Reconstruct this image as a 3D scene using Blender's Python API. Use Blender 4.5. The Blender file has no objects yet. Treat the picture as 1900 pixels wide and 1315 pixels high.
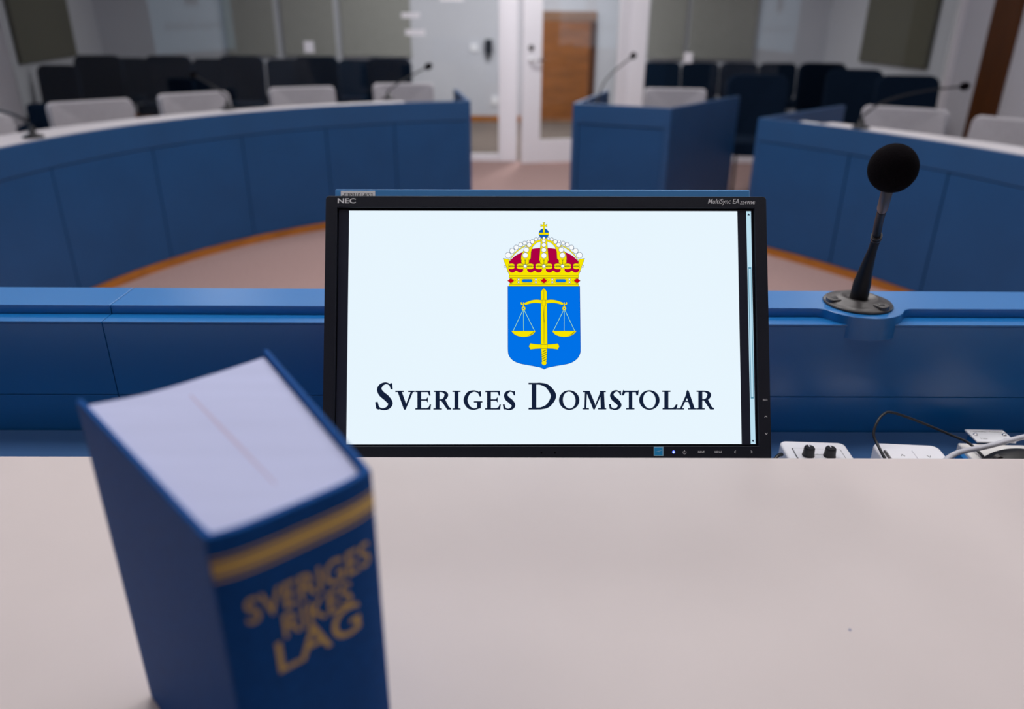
import bpy, bmesh, math, random
from mathutils import Vector, Matrix, Euler
from mathutils.geometry import tessellate_polygon

random.seed(7)
scene = bpy.context.scene
COL = scene.collection
PI = math.pi

# ---------------------------------------------------------------- camera
F_PX = 1400.0
PITCH, ROLL, YAW = math.radians(24), math.radians(0.5), math.radians(0.7)
fwd = Vector((math.sin(YAW) * math.cos(PITCH), math.cos(YAW) * math.cos(PITCH), -math.sin(PITCH)))
rgt = Vector((math.cos(YAW), -math.sin(YAW), 0))
upv = rgt.cross(fwd)
rgt2 = rgt * math.cos(ROLL) + upv * math.sin(ROLL)
upv2 = -rgt * math.sin(ROLL) + upv * math.cos(ROLL)
cam_data = bpy.data.cameras.new('camera')
cam = bpy.data.objects.new('camera', cam_data)
COL.objects.link(cam)
m3 = Matrix((rgt2, upv2, -fwd)).transposed()
cam.matrix_world = Matrix.Translation((0, 0, 1.43)) @ m3.to_4x4()
cam_data.sensor_width = 36
cam_data.lens = 36 * F_PX / 1900
cam_data.clip_start = 0.02
cam_data.clip_end = 60
cam_data.dof.use_dof = True
cam_data.dof.focus_distance = 0.868
cam_data.dof.aperture_fstop = 3.1
scene.camera = cam

# ---------------------------------------------------------------- world, exposure
scene.view_settings.view_transform = 'Standard'
scene.view_settings.look = 'None'
scene.view_settings.gamma = 1
scene.view_settings.exposure = 0.0
world = bpy.data.worlds.new('world')
scene.world = world
world.use_nodes = True
world.node_tree.nodes['Background'].inputs[0].default_value = (0.75, 0.8, 1.0, 1)
world.node_tree.nodes['Background'].inputs[1].default_value = 0.05

# ceiling lamps: (x, y, watts); the lamp bodies are built with the ceiling
CEIL_Z = 2.9
LAMPS = [(-1.4, 0.5, 2), (0.1, 0.5, 2), (1.6, 0.5, 2),
         (-2.0, 1.5, 4), (-0.5, 1.55, 14), (0.8, 1.55, 15), (2.2, 1.5, 4),
         (-2.1, 3.3, 4), (-0.5, 3.3, 17), (0.8, 3.3, 19), (2.3, 3.3, 4),
         (-2.0, 5.2, 3), (0.2, 5.2, 20), (2.6, 5.2, 3),
         (-2.8, 7.1, 2), (0.3, 7.0, 36), (3.2, 7.1, 3),
         (-4.2, 9.9, 1), (-1.5, 10.0, 34), (0.6, 9.9, 74), (3.2, 9.9, 4)]

# ---------------------------------------------------------------- helpers
MATS = {}
def lin(c):
    return tuple((v / 255 / 12.92) if v / 255 <= 0.04045 else ((v / 255 + 0.055) / 1.055) ** 2.4 for v in c)

def mat(name, color, rough=0.5, spec=0.5, metal=0.0, noise=None, bump=None, coat=0.0):
    m = bpy.data.materials.new(name)
    m.use_nodes = True
    nt = m.node_tree
    b = nt.nodes['Principled BSDF']
    b.inputs['Base Color'].default_value = (*color, 1)
    b.inputs['Roughness'].default_value = rough
    b.inputs['Specular IOR Level'].default_value = spec
    b.inputs['Metallic'].default_value = metal
    b.inputs['Coat Weight'].default_value = coat
    tc = nt.nodes.new('ShaderNodeTexCoord')
    if noise:
        sc_, amt = noise[0], noise[1]
        n = nt.nodes.new('ShaderNodeTexNoise')
        n.inputs['Scale'].default_value = sc_
        n.inputs['Detail'].default_value = 4
        mp = nt.nodes.new('ShaderNodeMapping')
        if len(noise) > 2:
            mp.inputs['Scale'].default_value = noise[2]
        nt.links.new(tc.outputs['Object'], mp.inputs[0])
        nt.links.new(mp.outputs[0], n.inputs['Vector'])
        r = nt.nodes.new('ShaderNodeValToRGB')
        r.color_ramp.elements[0].position = 0.3
        r.color_ramp.elements[1].position = 0.7
        r.color_ramp.elements[0].color = (*[c * (1 - amt) for c in color], 1)
        r.color_ramp.elements[1].color = (*[min(1, c * (1 + amt)) for c in color], 1)
        nt.links.new(n.outputs['Fac'], r.inputs[0])
        nt.links.new(r.outputs[0], b.inputs['Base Color'])
    if bump:
        n2 = nt.nodes.new('ShaderNodeTexNoise')
        n2.inputs['Scale'].default_value = bump[0]
        nt.links.new(tc.outputs['Object'], n2.inputs['Vector'])
        bp = nt.nodes.new('ShaderNodeBump')
        bp.inputs['Strength'].default_value = bump[1]
        bp.inputs['Distance'].default_value = 0.001
        nt.links.new(n2.outputs['Fac'], bp.inputs['Height'])
        nt.links.new(bp.outputs[0], b.inputs['Normal'])
    MATS[name] = m
    return m

def emit(name, color, strength=1.0):
    m = bpy.data.materials.new(name)
    m.use_nodes = True
    nt = m.node_tree
    nt.nodes.remove(nt.nodes['Principled BSDF'])
    e = nt.nodes.new('ShaderNodeEmission')
    e.inputs[0].default_value = (*color, 1)
    e.inputs[1].default_value = strength
    nt.links.new(e.outputs[0], nt.nodes['Material Output'].inputs[0])
    MATS[name] = m
    return m

def glass_mat():
    m = bpy.data.materials.new('clear_glass')
    m.use_nodes = True
    nt = m.node_tree
    nt.nodes.remove(nt.nodes['Principled BSDF'])
    t = nt.nodes.new('ShaderNodeBsdfTransparent')
    t.inputs[0].default_value = (0.93, 0.95, 0.95, 1)
    g = nt.nodes.new('ShaderNodeBsdfGlossy')
    g.inputs['Roughness'].default_value = 0.02
    f = nt.nodes.new('ShaderNodeFresnel')
    f.inputs[0].default_value = 1.36
    x = nt.nodes.new('ShaderNodeMixShader')
    nt.links.new(f.outputs[0], x.inputs[0])
    nt.links.new(t.outputs[0], x.inputs[1])
    nt.links.new(g.outputs[0], x.inputs[2])
    nt.links.new(x.outputs[0], nt.nodes['Material Output'].inputs[0])
    MATS['clear_glass'] = m
    return m

BLUE = mat('blue_lacquer', (0.002, 0.138, 0.41), 0.32, 0.85, noise=(3, 0.05))
BLUE_PANEL = mat('blue_lacquer_panel', (0.009, 0.062, 0.180), 0.42, 0.35, noise=(4, 0.06))
BENCH_BLUE = mat('bench_lacquer', (0.005, 0.060, 0.178), 0.42, 0.6, noise=(4, 0.06))
SEAM_BLUE = mat('seam_blue', (0.003, 0.02, 0.06), 0.7, 0.2)
SHELF_BLUE = mat('shelf_lacquer', (0.045, 0.115, 0.27), 0.35, 0.6, noise=(5, 0.05))
BOARD_BLUE_LIT = mat('board_lacquer_lit', (0.055, 0.25, 0.58), 0.35, 0.6, noise=(5, 0.05))  # same blue paint, colour brightened for the light falling on the slanted board
DESK = mat('white_laminate', (0.565, 0.503, 0.50), 0.55, 0.3, noise=(14, 0.012), bump=(900, 0.05))
BENCH_TOP = mat('bench_laminate', (0.80, 0.76, 0.79), 0.4, 0.4)
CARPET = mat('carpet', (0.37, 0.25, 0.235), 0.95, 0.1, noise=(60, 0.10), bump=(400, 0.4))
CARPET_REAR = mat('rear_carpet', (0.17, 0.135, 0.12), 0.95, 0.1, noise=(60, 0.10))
WALL = mat('wall_paint', (0.60, 0.60, 0.66), 0.85, 0.2, noise=(2, 0.02))
CEIL = mat('ceiling_paint', (0.80, 0.80, 0.82), 0.9, 0.2, noise=(2, 0.02))
WHITE = mat('white_paint', (0.83, 0.81, 0.86), 0.35, 0.4)
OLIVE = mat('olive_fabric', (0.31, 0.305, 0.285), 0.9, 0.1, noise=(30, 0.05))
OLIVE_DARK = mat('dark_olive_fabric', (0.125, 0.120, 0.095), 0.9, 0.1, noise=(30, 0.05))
WOOD = mat('orange_wood', (0.40, 0.135, 0.018), 0.45, 0.4, noise=(6, 0.22, (1, 1, 6)))
WOOD_DOOR = mat('brown_wood', (0.28, 0.095, 0.022), 0.4, 0.4, noise=(3, 0.2, (1, 1, 5)))
WOOD_DARK = mat('dark_brown_wood', (0.085, 0.024, 0.003), 0.5, 0.3, noise=(3, 0.2, (4, 4, .5)))
WOOD_LIGHT = mat('pale_brown_wood', (0.28, 0.15, 0.09), 0.5, 0.3, noise=(3, 0.15))
CHAIR_BLUE = mat('navy_fabric', (0.004, 0.011, 0.026), 0.9, 0.08, noise=(40, 0.1))
CHAIR_GREY = mat('grey_mesh_fabric', (0.38, 0.36, 0.39), 0.75, 0.2, noise=(50, 0.04))
CHAIR_RIM = mat('light_grey_plastic', (0.52, 0.50, 0.53), 0.5, 0.3)
METAL = mat('brushed_metal', (0.6, 0.6, 0.62), 0.3, 0.5, metal=1.0)
CHROME = mat('chrome_metal', (0.8, 0.8, 0.8), 0.12, 0.5, metal=1.0)
BLACK = mat('black_plastic', (0.012, 0.012, 0.015), 0.42, 0.5)
BLACK_SAT = mat('black_satin', (0.006, 0.006, 0.008), 0.5, 0.35)
GREYBLACK = mat('dark_grey_cast', (0.060, 0.055, 0.055), 0.42, 0.6, metal=0.3)
FOAM = mat('black_foam', (0.004, 0.003, 0.004), 1.0, 0.05, bump=(700, 1.0))
BEZEL = mat('bezel_plastic', (0.011, 0.013, 0.022), 0.45, 0.3, bump=(2500, 0.25))
PANEL_OFF = mat('display_surface', (0.018, 0.022, 0.040), 0.28, 0.5)
GAP = mat('black_gap', (0.002, 0.002, 0.003), 0.8, 0.1)
GREY_LETTER = mat('printed_white', (0.78, 0.78, 0.80), 0.5, 0.3)
PRINT_BLACK = mat('printed_black', (0.02, 0.02, 0.025), 0.6, 0.3)
LABEL_PAPER = mat('label_paper', (0.85, 0.85, 0.88), 0.6, 0.3)
PLASTIC_W = mat('white_plastic', (0.90, 0.89, 0.94), 0.35, 0.45)
PLASTIC_B = mat('beige_plastic', (0.84, 0.81, 0.79), 0.4, 0.4)
CABLE_W = mat('grey_cable', (0.60, 0.60, 0.66), 0.5, 0.4, noise=(80, 0.15))
COVER = mat('book_cloth', (0.003, 0.066, 0.26), 0.6, 0.08, noise=(200, 0.12), bump=(1200, 0.3))
PAGES = mat('page_edges', (0.46, 0.49, 0.70), 0.8, 0.15, noise=(8, 0.04, (1, 6, 1)))
PAGE_LINE = mat('page_gap', (0.44, 0.38, 0.52), 0.8, 0.2)
GOLD = mat('gold_foil', (0.52, 0.34, 0.10), 0.45, 0.5, metal=0.4)
STAR_BLUE = mat('sticker_blue', (0.02, 0.36, 0.75), 0.5, 0.3)
STAR_EDGE = mat('sticker_pale_blue', (0.35, 0.65, 0.85), 0.5, 0.3)
LAMP = emit('lamp_diffuser', (1, 0.98, 0.96), 2.0)
SC_WHITE = emit('lit_white', (0.80, 0.915, 0.99), 1.0)
SC_BLACK = emit('lit_dark_navy', (0.007, 0.014, 0.040), 1.0)
SC_BLUE = emit('lit_blue', (0.0, 0.165, 0.80), 1.0)
SC_ORB = emit('lit_deep_blue', (0.004, 0.10, 0.50), 1.0)
SC_YEL = emit('lit_yellow', (0.93, 0.78, 0.0), 1.0)
SC_LINE = emit('lit_outline', (0.06, 0.12, 0.015), 1.0)
SC_RED = emit('lit_crimson', (0.42, 0.0, 0.055), 1.0)
SC_GEM = emit('lit_red', (0.60, 0.0, 0.012), 1.0)
SC_PEARL = emit('lit_pearl', (0.95, 0.97, 0.98), 1.0)
SC_RING = emit('lit_grey_blue', (0.12, 0.17, 0.26), 1.0)
SC_CORD = emit('lit_pale_green', (0.45, 0.85, 0.35), 1.0)
SC_BAR = emit('lit_pale_blue', (0.50, 0.74, 0.87), 1.0)
SC_THUMB = emit('lit_steel_blue', (0.12, 0.30, 0.42), 1.0)
SC_LED = emit('lit_led_blue', (0.10, 0.16, 1.0), 1.6)
SC_LED2 = emit('lit_led_core', (0.6, 0.7, 1.0), 2.0)
SLIDE = emit('projected_slide', (0.50, 0.72, 0.95), 1.7)
SLIDE_D = emit('projected_dark', (0.16, 0.22, 0.30), 1.0)
GLASS = glass_mat()

ROOT_M = {}
def put(o, parent=None):
    COL.objects.link(o)
    if parent is not None:
        o.parent = parent
    return o

def obj(name, bm, m, parent=None, smooth=False, bevel=0, seg=2):
    if isinstance(bm, bmesh.types.BMesh):
        if parent is not None and parent.name in ROOT_M and ROOT_M[parent.name][1]:
            bm.transform(ROOT_M[parent.name][0].inverted())
        bmesh.ops.recalc_face_normals(bm, faces=bm.faces)
        me = bpy.data.meshes.new(name)
        bm.to_mesh(me)
        bm.free()
    else:
        me = bm
    mats = m if isinstance(m, (list, tuple)) else [m]
    if len(me.materials) == 0:
        for q in mats:
            me.materials.append(q)
    o = bpy.data.objects.new(name, me)
    put(o, parent)
    if smooth:
        for p in me.polygons:
            p.use_smooth = True
    if bevel:
        b = o.modifiers.new('bevel', 'BEVEL')
        b.width = bevel
        b.segments = seg
        b.limit_method = 'ANGLE'
        b.angle_limit = math.radians(40)
        b.harden_normals = False
    return o

def tag(o, label=None, cat=None, group=None, kind=None):
    if label: o['label'] = label
    if cat: o['category'] = cat
    if group: o['group'] = group
    if kind: o['kind'] = kind
    return o

def thing(name, label, cat, loc=(0, 0, 0), rotz=0, group=None, world=False, M=None):
    o = bpy.data.objects.new(name, None)
    o.empty_display_size = 0.05
    COL.objects.link(o)
    if M is None:
        M = Matrix.Translation(loc) @ Matrix.Rotation(rotz, 4, 'Z')
    o.matrix_world = M
    ROOT_M[o.name] = (M.copy(), world)       # world=True: parts are given in world coordinates
    return tag(o, label, cat, group)

def struct_root(name, loc=(0, 0, 0), world=True):
    o = thing(name, None, None, loc, world=world)
    o['kind'] = 'structure'
    return o

def struct(name, bm, m, **k):
    o = obj(name, bm, m, **k)
    o['kind'] = 'structure'
    return o

def child(o, parent, M=None):
    """sub-part keeps coordinates of its part (parts sit at their thing's origin)"""
    o.parent = parent
    return o

def bx(x0, x1, y0, y1, z0, z1, bm=None):
    bm = bm or bmesh.new()
    vs = [bm.verts.new(p) for p in ((x0, y0, z0), (x1, y0, z0), (x1, y1, z0), (x0, y1, z0),
                                    (x0, y0, z1), (x1, y0, z1), (x1, y1, z1), (x0, y1, z1))]
    for f in ((0, 3, 2, 1), (4, 5, 6, 7), (0, 1, 5, 4), (1, 2, 6, 5), (2, 3, 7, 6), (3, 0, 4, 7)):
        bm.faces.new([vs[i] for i in f])
    return bm

def xf(bm, M):
    bm.transform(M)
    return bm

def prism(poly, z0, z1, bm=None):
    """poly: xy points, extruded between z0 and z1"""
    bm = bm or bmesh.new()
    lo = [bm.verts.new((p[0], p[1], z0)) for p in poly]
    hi = [bm.verts.new((p[0], p[1], z1)) for p in poly]
    n = len(poly)
    for i in range(n):
        bm.faces.new((lo[i], lo[(i + 1) % n], hi[(i + 1) % n], hi[i]))
    tris = tessellate_polygon([[Vector((p[0], p[1], 0)) for p in poly]])
    if n <= 4:
        bm.faces.new(lo[::-1]); bm.faces.new(hi)
    else:
        f1 = bm.faces.new(lo[::-1]); f2 = bm.faces.new(hi)
    return bm

def strip(front, back, z0, z1, bm=None):
    """a wall or slab between two polylines of equal length"""
    bm = bm or bmesh.new()
    n = len(front)
    rows = []
    for f, b in zip(front, back):
        rows.append([bm.verts.new((f[0], f[1], z0)), bm.verts.new((b[0], b[1], z0)),
                     bm.verts.new((b[0], b[1], z1)), bm.verts.new((f[0], f[1], z1))])
    for i in range(n - 1):
        a, b = rows[i], rows[i + 1]
        for k in range(4):
            bm.faces.new((a[k], a[(k + 1) % 4], b[(k + 1) % 4], b[k]))
    bm.faces.new(rows[0][::-1]); bm.faces.new(rows[-1])
    return bm

def catmull(pts, n=8, closed=False):
    P = [Vector(p) for p in pts]
    out = []
    N = len(P)
    rng = N if closed else N - 1
    for i in range(rng):
        if closed:
            p0, p1, p2, p3 = P[i - 1], P[i], P[(i + 1) % N], P[(i + 2) % N]
        else:
            p1, p2 = P[i], P[i + 1]
            p0 = P[i - 1] if i else p1 * 2 - p2
            p3 = P[i + 2] if i + 2 < N else p2 * 2 - p1
        for k in range(n):
            t = k / n
            out.append(0.5 * ((2 * p1) + (p2 - p0) * t + (2 * p0 - 5 * p1 + 4 * p2 - p3) * t * t
                              + (3 * p1 - p0 - 3 * p2 + p3) * t ** 3))
    if not closed:
        out.append(P[-1])
    return out

def tube(pts, radii, seg=16, bm=None, cap=True):
    bm = bm or bmesh.new()
    P = [Vector(p) for p in pts]
    if not hasattr(radii, '__len__'):
        radii = [radii] * len(P)
    t0 = (P[1] - P[0]).normalized()
    ref = Vector((0, 0, 1)) if abs(t0.z) < 0.9 else Vector((1, 0, 0))
    nrm = t0.cross(ref).normalized()
    rings = []
    for i, p in enumerate(P):
        t = (P[min(i + 1, len(P) - 1)] - P[max(i - 1, 0)]).normalized()
        nrm = (nrm - t * nrm.dot(t)).normalized()
        b = t.cross(nrm)
        rings.append([bm.verts.new(p + (nrm * math.cos(a) + b * math.sin(a)) * radii[i])
                      for a in (2 * PI * k / seg for k in range(seg))])
    for a, b in zip(rings, rings[1:]):
        for k in range(seg):
            bm.faces.new((a[k], a[(k + 1) % seg], b[(k + 1) % seg], b[k]))
    if cap:
        bm.faces.new(rings[0][::-1]); bm.faces.new(rings[-1])
    return bm

def lathe(prof, seg=32, bm=None):
    """prof: (radius, z) pairs around the z axis"""
    bm = bm or bmesh.new()
    rings = []
    for r, z in prof:
        if r < 1e-6:
            rings.append([bm.verts.new((0, 0, z))])
        else:
            rings.append([bm.verts.new((r * math.cos(2 * PI * k / seg), r * math.sin(2 * PI * k / seg), z)) for k in range(seg)])
    for a, b in zip(rings, rings[1:]):
        for k in range(seg):
            k2 = (k + 1) % seg
            if len(a) == 1 and len(b) == 1:
                continue
            if len(a) == 1:
                bm.faces.new((a[0], b[k2], b[k]))
            elif len(b) == 1:
                bm.faces.new((a[k], a[k2], b[0]))
            else:
                bm.faces.new((a[k], a[k2], b[k2], b[k]))
    return bm

def ball(r, seg=32, rings=20, bm=None, c=(0, 0, 0), s=(1, 1, 1)):
    b2 = bmesh.new()
    bmesh.ops.create_uvsphere(b2, u_segments=seg, v_segments=rings, radius=r)
    b2.transform(Matrix.Translation(c) @ Matrix.Diagonal((*s, 1)))
    return b2

def rounded(w, d, r, n=6, cx=0, cy=0):
    out = []
    for sx, sy, a0 in ((1, 1, 0), (-1, 1, 90), (-1, -1, 180), (1, -1, 270)):
        for k in range(n + 1):
            a = math.radians(a0 + 90 * k / n)
            out.append((cx + sx * (w / 2 - r) + r * math.cos(a), cy + sy * (d / 2 - r) + r * math.sin(a)))
    return out

def text_mesh(name, s, box, plane='XZ', shear=0.0, bold=0.0, depth=0.0):
    """lettering as a flat mesh fitted into box = (x0, x1, z0, z1) of its plane"""
    cu = bpy.data.curves.new(name, 'FONT')
    cu.body = s
    cu.shear = shear
    cu.offset = bold
    cu.resolution_u = 6
    to = bpy.data.objects.new(name, cu)
    COL.objects.link(to)
    dg = bpy.context.evaluated_depsgraph_get()
    me = bpy.data.meshes.new_from_object(to.evaluated_get(dg))
    bpy.data.objects.remove(to)
    xs = [v.co.x for v in me.vertices]; ys = [v.co.y for v in me.vertices]
    ax, bx_, ay, by = min(xs), max(xs), min(ys), max(ys)
    x0, x1, z0, z1 = box
    for v in me.vertices:
        u = x0 + (v.co.x - ax) / (bx_ - ax) * (x1 - x0)
        w = z0 + (v.co.y - ay) / (by - ay) * (z1 - z0)
        v.co = (u, 0, w) if plane == 'XZ' else (u, w, 0)
    me.materials.clear()
    return me

# ================================================================ SETTING
BACK_Y = 11.9
PART_Y = 8.45
def wl(y):            # left wall line, slightly splayed
    return -3.333 - 0.2126 * y
WR = 4.7
FRONT_Y = -2.6

struct('floor', prism([(wl(FRONT_Y) - .1, FRONT_Y), (WR + .1, FRONT_Y), (WR + .1, PART_Y), (wl(PART_Y) - .1, PART_Y)], -0.12, 0), CARPET)
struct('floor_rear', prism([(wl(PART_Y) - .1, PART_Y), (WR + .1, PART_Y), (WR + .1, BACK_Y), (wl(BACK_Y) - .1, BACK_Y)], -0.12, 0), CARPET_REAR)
struct('ceiling', prism([(wl(FRONT_Y) - .1, FRONT_Y), (WR + .1, FRONT_Y), (WR + .1, BACK_Y + .1), (wl(BACK_Y) - .1, BACK_Y + .1)], CEIL_Z, CEIL_Z + 0.1), CEIL)
struct('wall_left', prism([(wl(FRONT_Y) - .12, FRONT_Y), (wl(FRONT_Y), FRONT_Y), (wl(BACK_Y), BACK_Y), (wl(BACK_Y) - .12, BACK_Y)], 0, CEIL_Z), WALL)
struct('wall_right', bx(WR, WR + .12, FRONT_Y, BACK_Y, 0, CEIL_Z), WALL)
struct('wall_back', bx(wl(BACK_Y) - .1, WR + .1, BACK_Y, BACK_Y + .12, 0, CEIL_Z), WALL)
struct('wall_front', bx(wl(FRONT_Y) - .1, WR + .1, FRONT_Y - .12, FRONT_Y, 0, CEIL_Z), WALL)
struct('baseboard_back', bx(wl(BACK_Y), WR, BACK_Y - .015, BACK_Y, 0, 0.085), WOOD)
struct('trim_1', bx(WR - .03, WR, 7.46, 7.9, 0, CEIL_Z), WOOD_DARK, bevel=.004)
struct('podium', bx(wl(0) + .45, 3.2, FRONT_Y, 1.42, 0, 0.25), CARPET)

# glass partition: two long windows, posts and a header
def window(name, x0, x1):
    w = struct_root(name)
    obj('bottom_rail', bx(x0, x1, PART_Y - .035, PART_Y + .035, 0, .075), WHITE, w, bevel=.004)
    obj('top_rail', bx(x0, x1, PART_Y - .035, PART_Y + .035, 2.28, 2.36), WHITE, w, bevel=.004)
    obj('glass_pane', bx(x0, x1, PART_Y - .005, PART_Y + .005, .075, 2.28), GLASS, w)
    return w
window('window_1', wl(PART_Y), -0.062)
window('window_2', 1.466, WR)
struct('trim_2', bx(-.062, .136, PART_Y - .06, PART_Y + .06, 0, 2.36), WHITE, bevel=.008)
struct('trim_3', bx(1.292, 1.466, PART_Y - .06, PART_Y + .06, 0, 2.36), WHITE, bevel=.008)
struct('trim_4', bx(WR - .055, WR, PART_Y - .05, PART_Y + .05, 0, 2.36), WHITE, bevel=.006)
struct('trim_5', bx(.136, 1.292, PART_Y - .06, PART_Y + .06, 2.28, 2.36), WHITE, bevel=.006)
struct('wall_header', bx(wl(PART_Y), WR, PART_Y - .06, PART_Y + .06, 2.36, CEIL_Z), WALL)

# the glazed door, ajar; its hinge is on the right post
a = math.atan2(8.43 - 8.14, 1.285 - 0.165)
W_D = 1.145
d = struct_root('door_1', world=False)
DM = Matrix.Translation((1.285, 8.425, 0)) @ Matrix.Rotation(a, 4, 'Z')
d.matrix_world = DM
leaf = bmesh.new()
for r in ((-W_D, -W_D + .20, .03, 2.26), (-.125, 0, .03, 2.26), (-W_D + .20, -.125, .03, .265), (-W_D + .20, -.125, 2.12, 2.26)):
    bx(r[0], r[1], -.024, .024, r[2], r[3], leaf)
lf = obj('door_leaf', leaf, WHITE, d, bevel=.004)
obj('glass_pane', bx(-W_D + .20, -.125, -.004, .004, .265, 2.12), GLASS, d)
hb = lathe([(0, .008), (.022, .008), (.024, 0), (0, 0)], 20)
hb.transform(Matrix.Translation((-W_D + .085, -.024, 1.045)) @ Matrix.Rotation(PI / 2, 4, 'X'))
tube([(-W_D + .085, -.024, 1.045), (-W_D + .085, -.062, 1.045), (-W_D + .10, -.068, 1.047), (-W_D + .215, -.068, 1.05)], .010, 10, hb)
obj('door_handle', hb, METAL, d, smooth=True)
kb = lathe([(0, .012), (.026, .012), (.028, 0), (0, 0)], 20)
kb.transform(Matrix.Translation((-W_D + .085, -.024, 1.165)) @ Matrix.Rotation(PI / 2, 4, 'X'))
obj('door_lock', kb, GREYBLACK, d, smooth=True)

# brown wooden door on the far side
d2 = struct_root('door_2')
obj('door_leaf', bx(.50, 1.32, BACK_Y - .05, BACK_Y - .005, 0.03, 1.40), WOOD_DOOR, d2, bevel=.003)
obj('top_board', bx(.50, 1.32, BACK_Y - .06, BACK_Y - .005, 1.405, 1.53), WOOD_LIGHT, d2, bevel=.003)
obj('threshold', bx(.50, 1.32, BACK_Y - .09, BACK_Y - .005, 0.0, .05), WOOD_LIGHT, d2, bevel=.003)
db = bmesh.new(); bx(1.235, 1.32, BACK_Y - .075, BACK_Y - .051, .05, 1.40, db)
obj('edge_shade', db, WOOD_DARK, d2)  # dark strip paints in the shade along the door's right edge

# olive acoustic panels
def apanel(x0, x1, label):
    o = obj('acoustic_panel', bx(x0, x1, BACK_Y - .05, BACK_Y - .002, .905, 2.5), OLIVE, bevel=.006)
    return tag(o, label, 'panel', 'acoustic panels on the walls behind the glass')
apanel(-4.02, -3.31, 'olive fabric wall panel on far wall, leftmost of three left of the door')
apanel(-3.20, -2.45, 'olive fabric wall panel on far wall, middle of three left of the door')
apanel(-2.36, -1.36, 'olive fabric wall panel on far wall, widest and nearest the door')
apanel(2.09, 2.62, 'narrow olive fabric wall panel on far wall just right of white door frame')
apanel(2.68, 3.64, 'wide olive fabric wall panel on far wall, second right of the door frame')
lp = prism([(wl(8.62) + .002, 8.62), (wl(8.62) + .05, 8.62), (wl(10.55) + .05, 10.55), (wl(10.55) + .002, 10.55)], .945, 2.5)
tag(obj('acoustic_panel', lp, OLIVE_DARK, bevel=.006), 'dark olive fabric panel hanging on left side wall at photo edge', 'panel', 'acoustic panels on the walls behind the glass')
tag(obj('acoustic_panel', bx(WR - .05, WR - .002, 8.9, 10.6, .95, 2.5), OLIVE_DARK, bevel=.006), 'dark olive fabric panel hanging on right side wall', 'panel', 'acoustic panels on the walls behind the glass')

# small things on wall and glass
t = thing('wall_box', 'small black box mounted on white wall left of the glass door', 'wall box', (-.235, BACK_Y, 1.05))
obj('box_body', bx(-.055, .055, -.07, -.001, -.09, .10), BLACK, t, bevel=.01)
obj('box_shade', bx(-.028, .028, -.065, -.001, -.16, -.09), GREYBLACK, t, bevel=.01)
tag(obj('wall_socket', bx(-.505, -.39, BACK_Y - .02, BACK_Y - .001, .98, 1.09), PLASTIC_W, bevel=.004), 'white plate on white wall left of small black box', 'socket')
tag(obj('wall_socket', bx(-.20, -.09, BACK_Y - .02, BACK_Y - .001, .24, .36), PLASTIC_W, bevel=.004), 'low white plate on wall beside the white door post', 'socket')
def mark(x0, x1, z0, z1, label):  # the white strips paint in blurred reflections as solid pieces on the pane
    tag(obj('glass_mark', bx(x0, x1, PART_Y - .0075, PART_Y - .0055, z0, z1), PLASTIC_W), label, 'mark', 'pale squares and painted reflections on the glass partition')
mark(-1.055, -.865, 1.425, 1.475, 'white strip painted as a reflection on glass left of door, upper of the close pair')
mark(-1.022, -.820, 1.262, 1.318, 'white strip painted as a reflection on glass left of door, lower and brighter of the close pair')
mark(-.66, -.42, 1.585, 1.625, 'white strip painted as a reflection on glass at photo top left of the door')
mark(-2.075, -1.975, 1.09, 1.20, 'pale square on glass above the navy chairs')  # this and the next are plain pale squares on the pane
mark(1.87, 1.96, 1.02, 1.12, 'pale square on glass right of the white door frame')

# ceiling lamps
for i, (x, y, w) in enumerate(LAMPS):
    lt = thing('ceiling_lamp', 'square white recessed ceiling lamp in the courtroom ceiling', 'lamp', (x, y, CEIL_Z - .02), 0, 'ceiling lamps')
    fr = bmesh.new()
    for q in ((-.33, .33, -.33, -.30), (-.33, .33, .30, .33), (-.33, -.30, -.30, .30), (.30, .33, -.30, .30)):
        bx(q[0], q[1], q[2], q[3], -.004, .02, fr)
    obj('lamp_frame', fr, WHITE, lt)
    obj('lamp_diffuser', bx(-.30, .30, -.30, .30, .004, .018), LAMP, lt)
    ld = bpy.data.lights.new('ceiling_light', 'AREA')
    ld.shape = 'SQUARE'; ld.size = .58; ld.energy = w; ld.color = (1.0, 0.985, 0.975)
    lo = bpy.data.objects.new('ceiling_light', ld)
    COL.objects.link(lo); lo.parent = lt; lo.location = (0, 0, -.008)

# projection screens on the side walls (seen mirrored in the glass)
def wall_screen(cx, cy, ang, label):
    M = Matrix.Translation((cx, cy, .96)) @ Matrix.Rotation(ang, 4, 'Z')
    s = thing('projection_screen', label, 'screen', M=M)
    fr = bmesh.new()
    for q in ((-1.04, 1.04, -.03, 0), (-1.04, 1.04, 1.2, 1.23), (-1.04, -1.01, 0, 1.2), (1.01, 1.04, 0, 1.2)):
        bx(q[0], q[1], -.03, .02, q[2], q[3], fr)
    obj('screen_frame', fr, WHITE, s)
    obj('slide_surface', bx(-1.01, 1.01, -.012, .01, 0, 1.2), SLIDE, s)
    cr = bmesh.new()
    prism([(-.16, -.60), (.16, -.60), (.16, -.92), (.0, -1.0), (-.16, -.92)], 0, .001, cr)
    cr.transform(Matrix(((-1, 0, 0, 0), (0, 0, 1, -.0145), (0, -1, 0, 0), (0, 0, 0, 1))) )
    obj('slide_emblem', cr, SLIDE_D, s)
    for wd, b_ in (('Sveriges', (-.74, -.10, .26, .42)), ('Domstolar', (.0, .74, .28, .42))):
        o = obj('slide_word', text_mesh('slide_word', wd, b_), SLIDE_D, s); o.location.y = -.0145
la = math.atan2(1, -.2126)
wall_screen(wl(5.2) + .035, 5.2, la, 'projection screen on left side wall, mirrored in the glass partition')
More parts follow.
